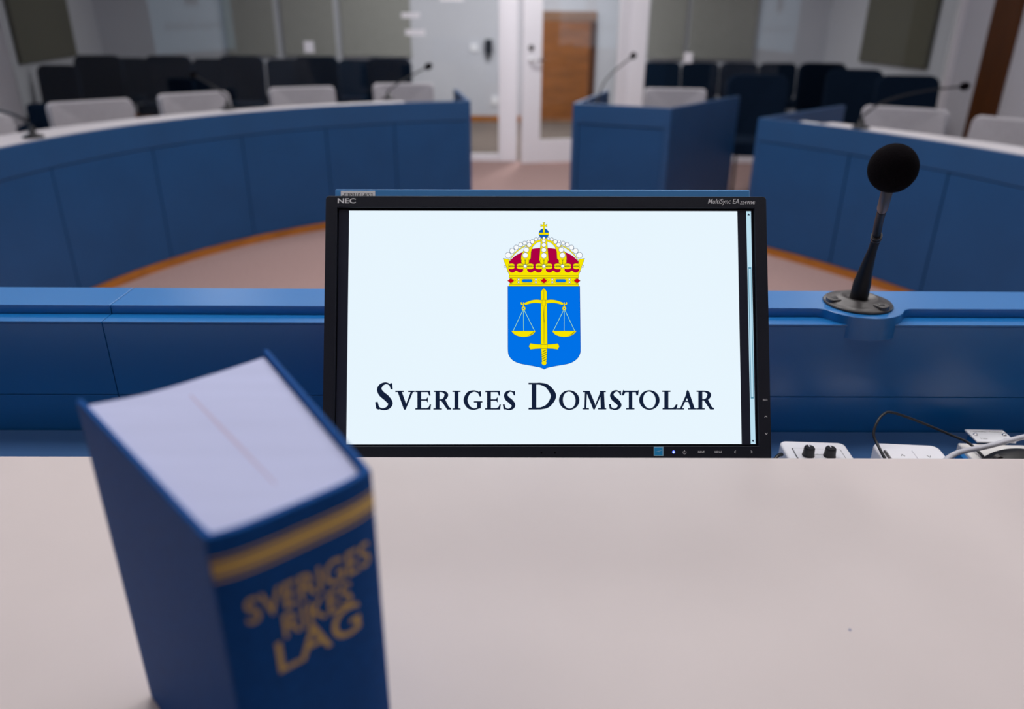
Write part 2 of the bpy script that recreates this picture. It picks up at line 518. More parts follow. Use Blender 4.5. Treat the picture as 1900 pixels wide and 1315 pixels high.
wall_screen(WR - .035, 2.9, -PI / 2, 'projection screen on right side wall, mirrored in the glass partition')

# ================================================================ FAR BENCHES
CL, RL = Vector((.3755, 3.3181)), 2.7287
CR_, RR = Vector((-1.3253, 2.4374)), 3.9283
ZT = .86
def arc(c, r, a0, a1, n):
    return [(c.x + r * math.cos(math.radians(a0 + (a1 - a0) * k / n)), c.y + r * math.sin(math.radians(a0 + (a1 - a0) * k / n))) for k in range(n + 1)]
def bench_panel(parent, c, r, a0, a1, z0=.052, z1=.715):
    g = .055 if abs(a1 - a0) > .3 else 0
    s = 1 if a1 > a0 else -1
    obj('front_panel', strip(arc(c, r + .004, a0 + s * g, a1 - s * g, 10), arc(c, r + .022, a0 + s * g, a1 - s * g, 10), z0, z1), BLUE_PANEL, parent, bevel=.002)
def bench(label, c, r, a0, a1, seams, end_to, aw, d0, d1):
    """a0: inner end towards the door, a1: end beyond the frame; aw: where the white top starts"""
    p = arc(c, r, a0, a0, 1)[0]
    b = thing('curved_bench', label, 'bench', (p[0], p[1], 0), world=True)
    N = 60
    obj('top_rail', strip(arc(c, r, a0, a1, N), arc(c, r + .03, a0, a1, N), .72, ZT), BENCH_BLUE, b, bevel=.003)
    obj('backing', strip(arc(c, r + .0225, a0, a1, N), arc(c, r + .035, a0, a1, N), .045, .72), SEAM_BLUE, b)
    obj('plinth', strip(arc(c, r + .002, a0, a1, N), arc(c, r + .03, a0, a1, N), 0, .048), WOOD, b)
    e = [a0] + seams + [a1]
    for i in range(len(e) - 1):
        bench_panel(b, c, r, e[i], e[i + 1])
    vback = []
    for k in range(N + 1):
        q = arc(c, r + .031 + d0 + (d1 - d0) * min(1, k / N * 1.25), aw + (a1 - aw) * k / N, aw + (a1 - aw) * k / N, 1)[0]
        vback.append(q)
    obj('worktop', strip(arc(c, r + .031, aw, a1, N), vback, ZT - .028, ZT - .002), BENCH_TOP, b, bevel=.002)
    obj('lower_shelf', strip(arc(c, r + .036, a0, aw, 8), arc(c, r + .50, a0, aw, 8), ZT - .13, ZT - .11), BENCH_BLUE, b)
    ex = Vector((p[0], p[1])); en = Vector(end_to); dd = (en - ex).normalized(); nn = Vector((-dd.y, dd.x))
    mid = Vector(arc(c, r, (a0 + a1) / 2, a0, 1)[0]) - ex
    if nn.dot(mid) < 0: nn = -nn
    st = ex + dd * .032
    obj('end_panel', prism([tuple(ex + dd*.0005 - nn * .012), tuple(en - nn * .012), tuple(en + nn * .018), tuple(ex +dd*.0005 + nn * .018)], 0, ZT), BENCH_BLUE, b, bevel=.002)
    return b
bench('long curved blue bench with white top, left of the doorway', CL, RL, 103.62, 197, [115.8, 126.7, 139.8, 153.2, 167.8, 182],
      (-.43, 6.99), 113.5, .10, .36)
bench('curved blue bench with white top on the right, behind the desk microphone', CR_, RR, 41.05, -8, [31.6, 22.5, 13.4, 4.3],
      (2.524, 5.866), 35.5, .16, .34)
# grey cover plate in the left bench front
pp = arc(CL, RL + .004, 135.2, 135.2, 1)[0]

# the small witness stand in the middle
ws = thing('witness_stand', 'small blue witness stand with splayed side panels, beside the open glass door', 'stand', (.85, 5.75, 0), world=True)
A, B = Vector((.508, 5.876)), Vector((1.181, 5.554))
C1, D1 = Vector((.89, 6.963)), Vector((1.945, 6.546))
def slab(p, q, th, z0, z1, side=1, inset=0.0):
    dd = (q - p).normalized(); nn = Vector((-dd.y, dd.x)) * side
    p = p + dd * inset; q = q - dd * inset
    return prism([tuple(p), tuple(q), tuple(q + nn * th), tuple(p + nn * th)], z0, z1)
obj('top_rail', slab(A, B, .03, .72, ZT), BENCH_BLUE, ws, bevel=.003)
fdir = (B - A).normalized(); fn = Vector((-fdir.y, fdir.x))
obj('front_panel', slab(A + fn * .008, B + fn * .008, .02, .052, .715, inset=.05), BLUE_PANEL, ws, bevel=.002)
for p, q in ((A, A + fdir * .047), (B - fdir * .047, B)):
    dd = fn * .03
    obj('frame_post', prism([tuple(p), tuple(q), tuple(q + dd), tuple(p + dd)], .052, .72), BENCH_BLUE, ws)
obj('backing', slab(A + fn * .0285, B + fn * .0285, .006, .045, .73, inset=.04), SEAM_BLUE, ws)
obj('plinth', slab(A + fn * .003, B + fn * .003, .025, 0, .05), WOOD, ws)
obj('side_panel', slab(A + fn * .0305, C1, .028, 0, ZT, side=-1), BENCH_BLUE, ws, bevel=.002)
obj('side_panel', slab(B + fn * .0305, D1, .028, 0, ZT, side=1), BENCH_BLUE, ws, bevel=.002)
sh = prism([tuple(A + fn * .032 + fdir * .05), tuple(B + fn * .032 - fdir * .04), tuple(B + fn * .45 + fdir * .03), tuple(A + fn * .45 + fdir * .10)], .73, .75)
obj('shelf', sh, BENCH_BLUE, ws)

# ---------------------------------------------------------------- gooseneck microphones on the benches
def bench_mic(base, mids, head, label):
    t = thing('gooseneck_microphone', label, 'microphone', base, world=True, group='gooseneck microphones on the far benches')
    bm = lathe([(0, 0), (.05, 0), (.05, .006), (.036, .014), (.018, .018), (.016, .045), (0, .045)], 24)
    bm.transform(Matrix.Translation(base))
    obj('microphone_base', bm, BLACK, t, smooth=True)
    pts = [(base[0], base[1], base[2] + .045)] + mids + [head]
    sm = catmull(pts, 8)
    obj('gooseneck', tube(sm, .0065, 8), BLACK_SAT, t, smooth=True)
    dv = (sm[-1] - sm[-3]).normalized()
    hb = ball(.026, 16, 12, s=(1, 1, 1.45))
    hb.transform(Matrix.Translation(Vector(head)) @ dv.to_track_quat('Z', 'Y').to_matrix().to_4x4())
    obj('foam_head', hb, FOAM, t, smooth=True)
bench_mic((-.885, 6.05, .8608), [(-.87, 6.06, .93), (-.78, 6.15, .99)], (-.600, 6.35, 1.08), 'thin black gooseneck microphone near the inner end of left bench')
bench_mic((-1.84, 5.27, .8608), [(-1.86, 5.32, .94), (-2.02, 5.55, .985)], (-2.275, 5.9, 1.03), 'thin black gooseneck microphone leaning left, on left bench before grey chair')
bench_mic((-2.385, 3.96, .8608), [(-2.40, 3.99, .91), (-2.50, 4.06, .95), (-2.63, 4.15, .963)], (-2.83, 4.3, .965), 'black gooseneck microphone on left bench at the left photo edge')
bench_mic((2.085, 4.56, .8608), [(2.10, 4.58, .93), (2.26, 4.68, 1.00), (2.55, 4.83, 1.045)], (2.867, 4.95, 1.066), 'black gooseneck microphone leaning right on the right bench')
bench_mic((.70, 5.98, .75), [(.71, 6.03, .88), (.80, 6.2, 1.02)], (1.048, 6.6, 1.16), 'thin gooseneck microphone rising from the witness stand')
pc = bx(-.06, .06, -.022, .022, 0, .003)
pc.transform(Matrix.Translation((1.875, 4.78, ZT + .0005)) @ Matrix.Rotation(math.radians(-55), 4, 'Z'))
tag(obj('paper_card', pc, LABEL_PAPER), 'small white card lying on rim of right bench near its end', 'card')

# ---------------------------------------------------------------- chairs
def copy_tree(o, parent=None):
    c = o.copy(); COL.objects.link(c)
    if parent: c.parent = parent
    for ch in list(o.children):
        copy_tree(ch, c)
    return c

def pad(w, h, th, r, curve=0.0, taper=0.0, nx=12):
    """upright cushion in the xz plane with rounded corners, bottom at z=0"""
    bm = bmesh.new()
    pl = rounded(w, h, r, 6, 0, h / 2)
    fr_, bk = [], []
    for (x, z) in pl:
        k = 1 - taper * (1 - z / h)
        y = -curve * (x / (w / 2)) ** 2
        fr_.append(bm.verts.new((x * k, y, z))); bk.append(bm.verts.new((x * k, y + th, z)))
    n = len(pl)
    for i in range(n):
        bm.faces.new((fr_[i], fr_[(i + 1) % n], bk[(i + 1) % n], bk[i]))
    cf = bm.verts.new((0, 0, h / 2)); cb = bm.verts.new((0, th, h / 2))
    for i in range(n):
        bm.faces.new((fr_[i], cf, fr_[(i + 1) % n])); bm.faces.new((bk[i], bk[(i + 1) % n], cb))
    return bm

def make_grey_chair():
    t = thing('swivel_chair', '', 'chair', (0, 0, 0))
    sb = bmesh.new(); prism(rounded(.48, .46, .09, 6, 0, -.26), .44, .50, sb)
    obj('seat', sb, CHAIR_GREY, t, bevel=.015)
    b = pad(.50, .38, .035, .035, .025)
    b.transform(Matrix.Translation((0, 0, .54)) @ Matrix.Rotation(math.radians(-8), 4, 'X'))
    bk = obj('backrest', b, CHAIR_GREY, t, bevel=.008)
    b = pad(.515, .392, .02, .04, .025)
    b.transform(Matrix.Translation((0, .036, .535)) @ Matrix.Rotation(math.radians(-8), 4, 'X'))
    obj('back_shell', b, CHAIR_RIM, t, bevel=.006)
    obj('back_support', tube([(0, -.2, .43), (0, .02, .42), (0, .085, .50), (0, .09, .62)], .02, 10), METAL, t, smooth=True)
    obj('column', tube([(0, -.24, .09), (0, -.24, .44)], .025, 14), METAL, t)
    base = bmesh.new()
    for k in range(5):
        an = 2 * PI * k / 5 + .3
        tube([(0, -.24, .09), (.27 * math.cos(an), -.24 + .27 * math.sin(an), .07)], [.022, .014], 8, base)
    obj('star_base', base, METAL, t)
    for k in range(5):
        an = 2 * PI * k / 5 + .3
        c = Vector((.27 * math.cos(an), -.24 + .27 * math.sin(an), .03))
        tv = Vector((-math.sin(an), math.cos(an), 0)) * .02
        obj('caster', tube([c - tv, c + tv], .03, 14), BLACK, t)
    return t

def make_blue_chair():
    t = thing('conference_chair', '', 'chair', (0, 0, 0))
    sb = bmesh.new(); prism(rounded(.52, .50, .07, 6, 0, -.27), .37, .49, sb)
    obj('seat', sb, CHAIR_BLUE, t, bevel=.02)
    b = pad(.54, .54, .08, .095, .02)
    b.transform(Matrix.Translation((0, -.04, .46)) @ Matrix.Rotation(math.radians(-6), 4, 'X'))
    obj('backrest', b, CHAIR_BLUE, t, bevel=.018)
    for s in (-1, 1):
        obj('back_post', tube([(s * .22, -.03, .40), (s * .22, .06, .62), (s * .22, .085, .85)], .012, 8), BLACK, t)
        obj('leg', tube([(s * .22, -.48, .0), (s * .22, -.46, .38)], .012, 8), BLACK, t)
        obj('leg', tube([(s * .22, .05, .0), (s * .22, -.03, .38)], .012, 8), BLACK, t)
    return t

grey0 = make_grey_chair()
GREY = [((-2.64, 5.10), 42, 'grey chair behind left bench, second from the left photo edge'),
        ((-2.20, 5.71), 42, 'grey chair behind left bench, third from left photo edge, between two microphones'),
        ((-1.57, 6.24), 24, 'grey chair behind left bench, second from its inner end'),
        ((-.84, 6.68), 12, 'pale grey chair at inner end of left bench, behind upright gooseneck microphone'),
        ((1.487, 6.89), -6, 'grey chair standing inside the small blue witness stand'),
        ((2.56, 5.03), -33, 'grey chair behind right bench, beside the leaning gooseneck microphone'),
        ((2.93, 4.45), -50, 'grey chair behind right bench at the right photo edge'),
        ((-2.80, 4.17), 72, 'grey chair behind left bench, cut by the left photo edge')]
for i, (p, an, lb) in enumerate(GREY):
    c = grey0 if i == 0 else copy_tree(grey0)
    c.location = (p[0], p[1], 0); c.rotation_euler = (0, 0, math.radians(an))
    if 'witness' in lb: c.scale = (1.05, 1.0, .955)
    tag(c, lb, 'chair', 'grey chairs behind the benches')

blue0 = make_blue_chair()
ROW1 = [(-4.82, 9.60, 6, 'navy chair behind the glass, leftmost of the front row'),
        (-4.00, 9.62, 4, 'navy chair behind the glass, second from left in front row'),
        (-3.17, 9.72, 2, 'navy chair behind the glass, middle of the front row of five'),
        (-2.27, 9.74, 0, 'navy chair behind the glass, fourth from left in front row'),
        (-1.37, 9.52, 0, 'navy chair behind the glass, front row, nearest the white door post'),
        (3.64, 9.17, -6, 'navy chair behind the glass, right of the door, in front of white wall'),
        (3.50, 7.98, -14, 'navy chair before the glass, between two others near right wall'),
        (3.60, 7.09, -8, 'navy chair nearest the brown wooden strip on right wall'),
        (2.24, 7.04, -4, 'navy chair between the witness stand and right bench'),
        (-4.92, 8.88, 4, 'navy chair behind the glass, beside the left side wall')]
for i, (x, y, an, lb) in enumerate(ROW1):
    c = blue0 if i == 0 else copy_tree(blue0)
    c.location = (x, y, 0); c.rotation_euler = (0, 0, math.radians(an))
    if i == len(ROW1) - 1: c.scale = (.80, .85, .93)
    tag(c, lb, 'chair', 'navy chairs for the public')
R2 = [(-5.17, 'back-row navy chair seen between the first and second front-row chairs from left'),
      (-4.04, 'back-row navy chair seen between second and third front-row chairs'),
      (-3.03, 'back-row navy chair seen between third and fourth front-row chairs'),
      (-2.04, 'back-row navy chair seen between fourth and fifth front-row chairs'),
      (2.18, 'back-row navy chair right beside the white door frame'),
      (2.72, 'back-row navy chair, second right of the white door frame'),
      (3.26, 'back-row navy chair, third right of the white door frame'),
      (3.80, 'back-row navy chair, fourth right of the white door frame')]
for x, lb in R2:
    c = copy_tree(blue0)
    c.location = (x, 11.15, 0); c.rotation_euler = (0, 0, 0); c.scale = (.97, .93, .90)
    tag(c, lb, 'chair', 'navy chairs for the public')

t = thing('armchair', 'low dark armchair behind left bench near the left photo edge', 'armchair', (-3.88, 6.95, 0), math.radians(18))
obj('seat', bx(-.21, .21, -.45, .0, .22, .42), CHAIR_BLUE, t, bevel=.03)
obj('backrest', bx(-.28, .28, .005, .12, .12, .72), CHAIR_BLUE, t, bevel=.03)
for s in (-1, 1):
    obj('armrest', bx(min(s * .215, s * .29), max(s * .215, s * .29), -.45, .0, .12, .58), CHAIR_BLUE, t, bevel=.02)
for sx in (-.25, .25):
    for sy in (-.42, .08):
        obj('leg', tube([(sx, sy, 0), (sx, sy, .13)], .015, 10), BLACK, t)

# ================================================================ JUDGES' BENCH
X0, X1 = -1.45, 1.9
DZ = .99
EDGE = .711
desk = thing('judge_desk', 'wide white desktop in the foreground, carrying the blue book', 'desk', (0, .3, .25), world=True)
wt = bx(X0, X1, -.02, EDGE, DZ - .03, DZ)
obj('desktop', wt, DESK, desk, bevel=.0012)
for x in (X0 + .05, X1 - .09):
    obj('desk_leg', bx(x, x + .04, .03, .67, .25, DZ - .03), BLUE, desk, bevel=.003)
shelf = thing('recessed_shelf', 'blue lacquered shelf sunk between white desktop and blue parapet', 'shelf', (0, .8, .25), world=True)
obj('shelf_board', bx(X0, X1, .7115, .926, .88, .8995), SHELF_BLUE, shelf)
obj('shelf_support', bx(X0, X1, .7115, .7295, .25, .8795), BLUE, shelf)
sp = lathe([(0, .0002), (.0009, .0002), (.0011, 0), (0, 0)], 10)
sp.transform(Matrix.Translation((.2751, .4549, DZ)))
obj('ink_speck', sp, COVER, desk)

WY, LY, TY0, TY1 = .9275, .9565, .9565, 1.029
LZ, TZ = 1.0622, 1.0744
MC = Vector((.4885, .9767)); BR = .0585
SEAM = -.5285
def cap_outline(x0, x1, bulge):
    out = [(x0, TY1), (x0, TY0)]
    if bulge:
        R_F = .020
        # fillet circle centres below the front edge line (towards the desk)
        dy = TY0 - R_F - MC.y
        dx = math.sqrt((BR + R_F) ** 2 - dy * dy)
        for s in (-1, 1):
            fc = Vector((MC.x + s * dx, TY0 - R_F))
            v = (MC - fc); a1 = math.atan2(v.y, v.x); a0 = PI / 2
            seq = [(fc.x + R_F * math.cos(a0 + (a1 - a0) * k / 8), fc.y + R_F * math.sin(a0 + (a1 - a0) * k / 8)) for k in range(9)]
            if s == -1:
                if a1 < -PI / 2: pass
                out += seq
                left_a = math.atan2(seq[-1][1] - MC.y, seq[-1][0] - MC.x)
            else:
                right_a = math.atan2(seq[-1][1] - MC.y, seq[-1][0] - MC.x)
                la_ = left_a if left_a < 0 else left_a - 2 * PI
                ra_ = right_a
                out += [(MC.x + BR * math.cos(la_ + (ra_ - la_) * k / 28), MC.y + BR * math.sin(la_ + (ra_ - la_) * k / 28)) for k in range(1, 28)]
                out += seq[::-1]
    out += [(x1, TY0), (x1, TY1)]
    return out
def parapet(x0, x1, label, bulge):
    t = thing('bench_parapet', label, 'parapet', ((x0 + x1) / 2, .98, .25), world=True, group='blue front parapets of the judges bench')
    obj('cap_board', prism(cap_outline(x0, x1, bulge), LZ - .02, TZ), BLUE, t, bevel=.001, seg=3)
    obj('ledge_board', bx(x0, x1, WY, LY - .0005, LZ - .003, LZ), BLUE, t, bevel=.0008, seg=3)
    obj('upper_panel', bx(x0, x1, WY + .0008, WY + .02, .9545, LZ - .0032), BLUE, t, bevel=.0004)
    obj('lower_panel', bx(x0, x1, WY + .0008, WY + .02, .40, .9535), BLUE, t, bevel=.0008)
    obj('front_board', bx(x0, x1, TY1 - .03, TY1 - .001, .25, LZ - .0205), BLUE, t)
    return t
parapet(X0, SEAM - .0006, 'blue lacquered parapet section left of the seam behind the blue book', False)
parapet(SEAM + .0006, X1, 'long blue lacquered parapet section behind monitor, carrying the desk microphone', True)

# ---------------------------------------------------------------- desk microphone
t = thing('desk_microphone', 'black gooseneck microphone with round foam ball on the blue parapet', 'microphone', (MC.x, MC.y, TZ), world=True)
bm = lathe([(0, 0), (.0445, 0), (.0455, .0012), (.044, .0035), (.036, .006), (.031, .0068), (.026, .0105), (.021, .0112), (.018, .008), (0, .008)], 56)
bm.transform(Matrix.Translation((MC.x, MC.y, TZ)))
base = obj('microphone_base', bm, GREYBLACK, t, smooth=True)
for k, an in enumerate((-58, 62, 182)):
    a_ = math.radians(an)
    cb = bmesh.new()
    M = Matrix.Translation((MC.x + .034 * math.cos(a_), MC.y + .034 * math.sin(a_), TZ)) @ Matrix.Rotation(a_, 4, 'Z')
    lg = prism(rounded(.020, .018, .006, 5), .002, .0086); lg.transform(M)
    obj('screw_lug', lg, GREYBLACK, t, bevel=.001)
    sc_ = lathe([(0, .0092), (.0035, .0092), (.0045, .0086), (0, .0086)], 16); sc_.transform(M)
    obj('screw', sc_, BLACK, t, smooth=True)
P0 = Vector((MC.x, MC.y, TZ + .008))
path = [P0, Vector((.487, .970, 1.122)), Vector((.4846, .955, 1.170))]
sm = catmull(path, 14)
n = len(sm)
rad = []
for i in range(n):
    s = i / (n - 1)
    rad.append(.0118 - .0012 * s if s < .30 else (.0114 - .0058 * min(1, (s - .30) / .55) ** 0.9))
sl = obj('tapered_stalk', tube(sm, rad, 24), BLACK_SAT, t, smooth=True)
J = Vector((.4846, .955, 1.170)); K_ = Vector((.4567, .90, 1.2226)); H_ = Vector((.3879, .76, 1.2965))
dirv = (K_ - J).normalized()
for k in range(4):
    c = J + dirv * (.001 + .0035 * k)
    obj('collar_ring', tube([c, c + dirv * .0018], .0062 if k % 2 == 0 else .0068, 24), BLACK_SAT if k % 2 == 0 else GREYBLACK, t)
obj('gooseneck', tube(catmull([J, (J + K_) / 2 + Vector((0, .002, .002)), K_], 8), .0052, 20), BLACK_SAT, t, smooth=True)
hd = (H_ - K_).normalized()
obj('capsule_tube', tube([K_ - hd * .002, K_ + hd * .006, H_ - hd * .01], [.0052, .0062, .0062], 20), GREYBLACK, t, smooth=True)
fb = ball(.0236, 48, 32, s=(1, 1, 1.02)); 
for v in fb.verts:
    v.co *= 1 + random.uniform(-.006, .006)
fb.transform(Matrix.Translation(H_))
obj('foam_ball', fb, FOAM, t, smooth=True)

# ================================================================ MONITOR
MX = Vector((0.99998848, -0.00112265, 0.00466627)); MV = Vector((-0.00362669, 0.46004652, 0.88788741))
MN = MV.cross(MX).normalized()
if MN.y < 0: MN = -MN                       # points away from the viewer
MM = Matrix((MX, MN, MV)).transposed().to_4x4()
MM.translation = (0.04953375, 0.74184357, 0.98844623)
mon = thing('computer_monitor', 'black widescreen monitor with white slide of crest and dark lettering', 'monitor', M=MM)
mm = .001
HH = [2.47567214e+02, -6.20524910e-01, -8.60101586e+00, -3.16134597e-01, -2.45794649e+02, 1.37532815e+02, -2.40359259e-03, 1.74348182e-02]
def sx(x, y):                               # slide artwork grid -> metres on the screen face
    X = (x - 1000) / 400; Y = (y - 600) / 400
    d_ = HH[6] * X + HH[7] * Y + 1
    return ((HH[0] * X + HH[1] * Y + HH[2]) / d_ * mm, (HH[3] * X + HH[4] * Y + HH[5]) / d_ * mm)

ox0, ox1, oz0, oz1 = -.2538, .2545, -.0185, .2846
ix0, ix1, iz0, iz1 = -.2405, .2405, -.0022, .2712
def ring_frame(o, i, y0, y1, ro=.004):
    bm = bmesh.new()
    def loop(b, r, y):
        pl = rounded(b[1] - b[0], b[3] - b[2], r, 4, (b[0] + b[1]) / 2, (b[2] + b[3]) / 2)
        return [bm.verts.new((p[0], y, p[1])) for p in pl]
    L = [loop(o, ro, y1), loop(o, ro, y0), loop(i, .0006, y0), loop(i, .0006, y1)]
    for q in range(4):
        a_, b_ = L[q], L[(q + 1) % 4]
        for k in range(len(a_)):
            k2 = (k + 1) % len(a_)
            bm.faces.new((a_[k], a_[k2], b_[k2], b_[k]))
    return bm
obj('bezel', ring_frame((ox0, ox1, oz0, oz1), (ix0, ix1, iz0, iz1), -.0045, .012), BEZEL, mon, bevel=.0008)
obj('rear_casing', bx(ox0 + .002, ox1 - .002, .0125, .026, oz0 + .002, oz1 - .002), BEZEL, mon, bevel=.004)
obj('screen_gasket', bx(ix0 - .002, ix1 + .002, .0012, .0118, iz0 - .002, iz1 + .002), GAP, mon)
disp = obj('display_panel', bx(-.2394, .2394, .0002, .0011, -.0010, .2697), PANEL_OFF, mon)
obj('mount_block', bx(-.05, .05, .0265, .0290, .09, .19), BLACK, mon)
LV = .00007
def flat(name, items, mats, parent, y_base=0.0):
    """items: (loops, material index, level); loops in slide coordinates"""
    bm = bmesh.new()
    for loops, mi, lv in items:
        y = y_base - lv * LV
        vl = [[Vector((*sx(*p[:2]), 0)) for p in lp] for lp in loops]
        allv = [v for lp in vl for v in lp]
        bv = [bm.verts.new((v.x, y, v.y)) for v in allv]
        for tri in tessellate_polygon(vl):
            try:
                f = bm.faces.new([bv[i] for i in tri]); f.material_index = mi
            except ValueError:
                pass
    me = bpy.data.meshes.new(name)
    bmesh.ops.recalc_face_normals(bm, faces=bm.faces)
    bm.to_mesh(me); bm.free()
    return obj(name, me, mats, parent)

def R4(x0, y0, x1, y1): return [(x0, y0), (x1, y0), (x1, y1), (x0, y1)]
def ell(cx, cy, rx, ry=None, n=28, a0=0, a1=360, rot=0):
    ry = rx if ry is None else ry
    o = []
    full = abs(a1 - a0) >= 360
    for k in range(n if full else n + 1):
        a_ = math.radians(a0 + (a1 - a0) * k / n)
        x, y = rx * math.cos(a_), ry * math.sin(a_)
        cr, sr = math.cos(rot), math.sin(rot)
        o.append((cx + x * cr - y * sr, cy + x * sr + y * cr))
    return o
def stroke(pts, w=None, n=7):
    """variable-width stroke polygon; pts (x, y, width)"""
    P = [(p[0], p[1], p[2] if len(p) > 2 else w) for p in pts]
    S = catmull(P, n) if n > 1 else [Vector(p) for p in P]
    L, Rr = [], []
    for i, p in enumerate(S):
        q = S[min(i + 1, len(S) - 1)] - S[max(i - 1, 0)]
        tv = Vector((q.x, q.y)).normalized(); nv = Vector((-tv.y, tv.x)) * p.z / 2
        L.append((p.x + nv.x, p.y + nv.y)); Rr.append((p.x - nv.x, p.y - nv.y))
    return L + Rr[::-1]
def outline(poly, w):
    """closed line as separate little quads"""
    out = []
    n_ = len(poly)
    for i in range(n_):
        a_ = Vector(poly[i][:2]); b_ = Vector(poly[(i + 1) % n_][:2])
        dd = b_ - a_
        if dd.length < 1e-6: continue
        dd.normalize(); nv = Vector((-dd.y, dd.x)) * w / 2; e_ = dd * w * .4
        out.append([tuple(a_ - e_ + nv), tuple(b_ + e_ + nv), tuple(b_ + e_ - nv), tuple(a_ - e_ - nv)])
    return out
def tr(poly, f): return [f(*p[:2]) for p in poly]

# --- the lit picture areas
flat('slide_background', [([R4(649.5, 389.7, 1367.0, 824.6)], 0, 1)], [SC_WHITE], disp)
o = disp.children[-1]
# true straight edges of the slide: follow the panel edges
me = o.data
tl, trr, br, bl = (-.2276, .2683), (.2220, .2683), (.2220, -.0002), (-.2276, -.0002)
me.vertices[0].co.x, me.vertices[0].co.z = tl
me.vertices[1].co.x, me.vertices[1].co.z = trr
me.vertices[2].co.x, me.vertices[2].co.z = br
me.vertices[3].co.x, me.vertices[3].co.z = bl
def flat_local(name, rects, mats, parent):
    bm = bmesh.new()
    for (pts, mi, lv) in rects:
        f = bm.faces.new([bm.verts.new((p[0], -lv * LV, p[1])) for p in pts]); f.material_index = mi
    me_ = bpy.data.meshes.new(name); bmesh.ops.recalc_face_normals(bm, faces=bm.faces); bm.to_mesh(me_); bm.free()
    return obj(name, me_, mats, parent)
def RL4(x0, x1, z0, z1): return [(x0, z0), (x1, z0), (x1, z1), (x0, z1)]
flat_local('scroll_bar', [(RL4(.2324, .2378, -.0002, .2683), 0, 1), (RL4(.2333, .2371, .0515, .2030), 1, 2),
                          (RL4(.2341, .2363, .0535, .2010), 0, 3),
                          ([(.2336, .2635), (.2366, .2635), (.2351, .2660)], 2, 2), ([(.2336, .0045), (.2351, .0020), (.2366, .0045)], 2, 2)],
           [SC_BAR, SC_THUMB, SC_BLACK], disp)

# --- lettering SVERIGES DOMSTOLAR
def t6(x, y): return (680 + x / 5.7576, 700 + y / 5.7576)
def t7(x, y): return (1000 + x / 5.588, 700 + y / 5.588)
G = []
def add(poly, f, lv=2): G.append(([tr(poly, f)], 0, lv))
def glyph_S(x0, x1, y0, y1, f, bold=1.0):
    def g(x, y): return f(x0 + (x - 92) / 193 * (x1 - x0), y0 + (y - 50) / 300 * (y1 - y0))
    k = bold
    add(stroke([(268, 120, 14), (252, 84, 16 * k), (208, 63, 20 * k), (158, 84, 36 * k), (137, 128, 50 * k), (162, 176, 62 * k), (216, 222, 64 * k), (255, 276, 52 * k), (230, 322, 36 * k), (178, 339, 22 * k), (132, 322, 18 * k), (108, 270, 16)]), g)
    add([(255, 62), (276, 62), (281, 128), (260, 128), (246, 92)], g)
    add([(92, 265), (119, 259), (132, 305), (152, 333), (128, 344), (104, 334)], g)
def glyph_V(f):
    add([(331, 150), (376, 150), (424, 284), (406, 346), (400, 346)], f)
    add([(474, 150), (500, 150), (418, 346), (400, 346)], f)
    add(R4(308, 143, 398, 158), f); add(R4(445, 143, 515, 158), f)
def glyph_E(f, w=0):
    add(R4(543, 148, 584, 340), f)
    add(R4(523, 143, 680, 159), f); add([(648, 150), (677, 143), (684, 194), (669, 196), (660, 170)], f)
    add(R4(580, 234, 652, 249), f); add([(636, 234), (656, 207), (657, 274), (640, 249)], f)
    add(R4(521, 329, 684, 345), f); add([(690, 289), (676, 289), (664, 318), (640, 331), (682, 345)], f)
def glyph_R(f):
    add(R4(737, 148, 780, 340), f); add(R4(718, 143, 790, 157), f); add(R4(714, 331, 806, 345), f)
    add(stroke([(770, 150, 15), (812, 153, 17), (845, 170, 34), (852, 192, 42), (838, 222, 34), (810, 239, 18), (775, 241, 14)]), f)
    add([(790, 240), (836, 228), (880, 316), (905, 332), (905, 345), (862, 345)], f)
def glyph_I(f):
    add(R4(940, 148, 982, 340), f); add(R4(918, 143, 1005, 157), f); add(R4(918, 331, 1005, 345), f)
def glyph_G(f):
    add(stroke([(1216, 196, 12), (1196, 163, 16), (1146, 147, 17), (1088, 172, 34), (1058, 244, 44), (1088, 314, 36), (1146, 339, 18), (1205, 324, 18)]), f)
    add(R4(1180, 262, 1221, 332), f); add(R4(1147, 255, 1238, 270), f)
    add([(1200, 153), (1221, 147), (1226, 204), (1209, 206), (1190, 168)], f)
glyph_S(92, 285, 50, 352, t6)
glyph_V(t6); glyph_E(t6); glyph_R(t6); glyph_I(t6); glyph_G(t6)
glyph_E(lambda x, y: t6(x + 745, y))
glyph_S(1455, 1591, 138, 350, t6, 1.12)
add(R4(1765, 62, 1814, 342), t6); add(R4(1730, 58, 1830, 76), t6); add(R4(1730, 326, 1830, 344), t6)
add(stroke([(-40, 67, 18), (20, 68, 24), (92, 98, 42), (150, 190, 56), (100, 286, 42), (25, 320, 24), (-45, 322, 18)], n=9), t7)
def glyph_O(cx, cy): G.append(([tr(ell(cx, cy, 106, 102, 40), t7), tr(ell(cx, cy, 65, 87, 40, rot=-.10), t7)[::-1]], 0, 2))
glyph_O(313, 236); glyph_O(1144, 235)
add([(476, 145), (498, 145), (490, 325), (470, 325)], t7); add(R4(450, 319, 518, 333), t7)
add([(484, 140), (524, 140), (582, 276), (577, 333), (563, 333)], t7)
add([(640, 140), (660, 150), (577, 333), (564, 333)], t7)
add([(634, 145), (674, 145), (682, 325), (640, 325)], t7); add(R4(612, 319, 697, 333), t7)
add(R4(454, 140, 516, 154), t7); add(R4(630, 140, 693, 154), t7)
glyph_S(724, 856, 131, 338, t7, 1.12)
add(R4(930, 145, 968, 325), t7); add(R4(903, 319, 990, 333), t7); add(R4(870, 138, 1032, 155), t7)
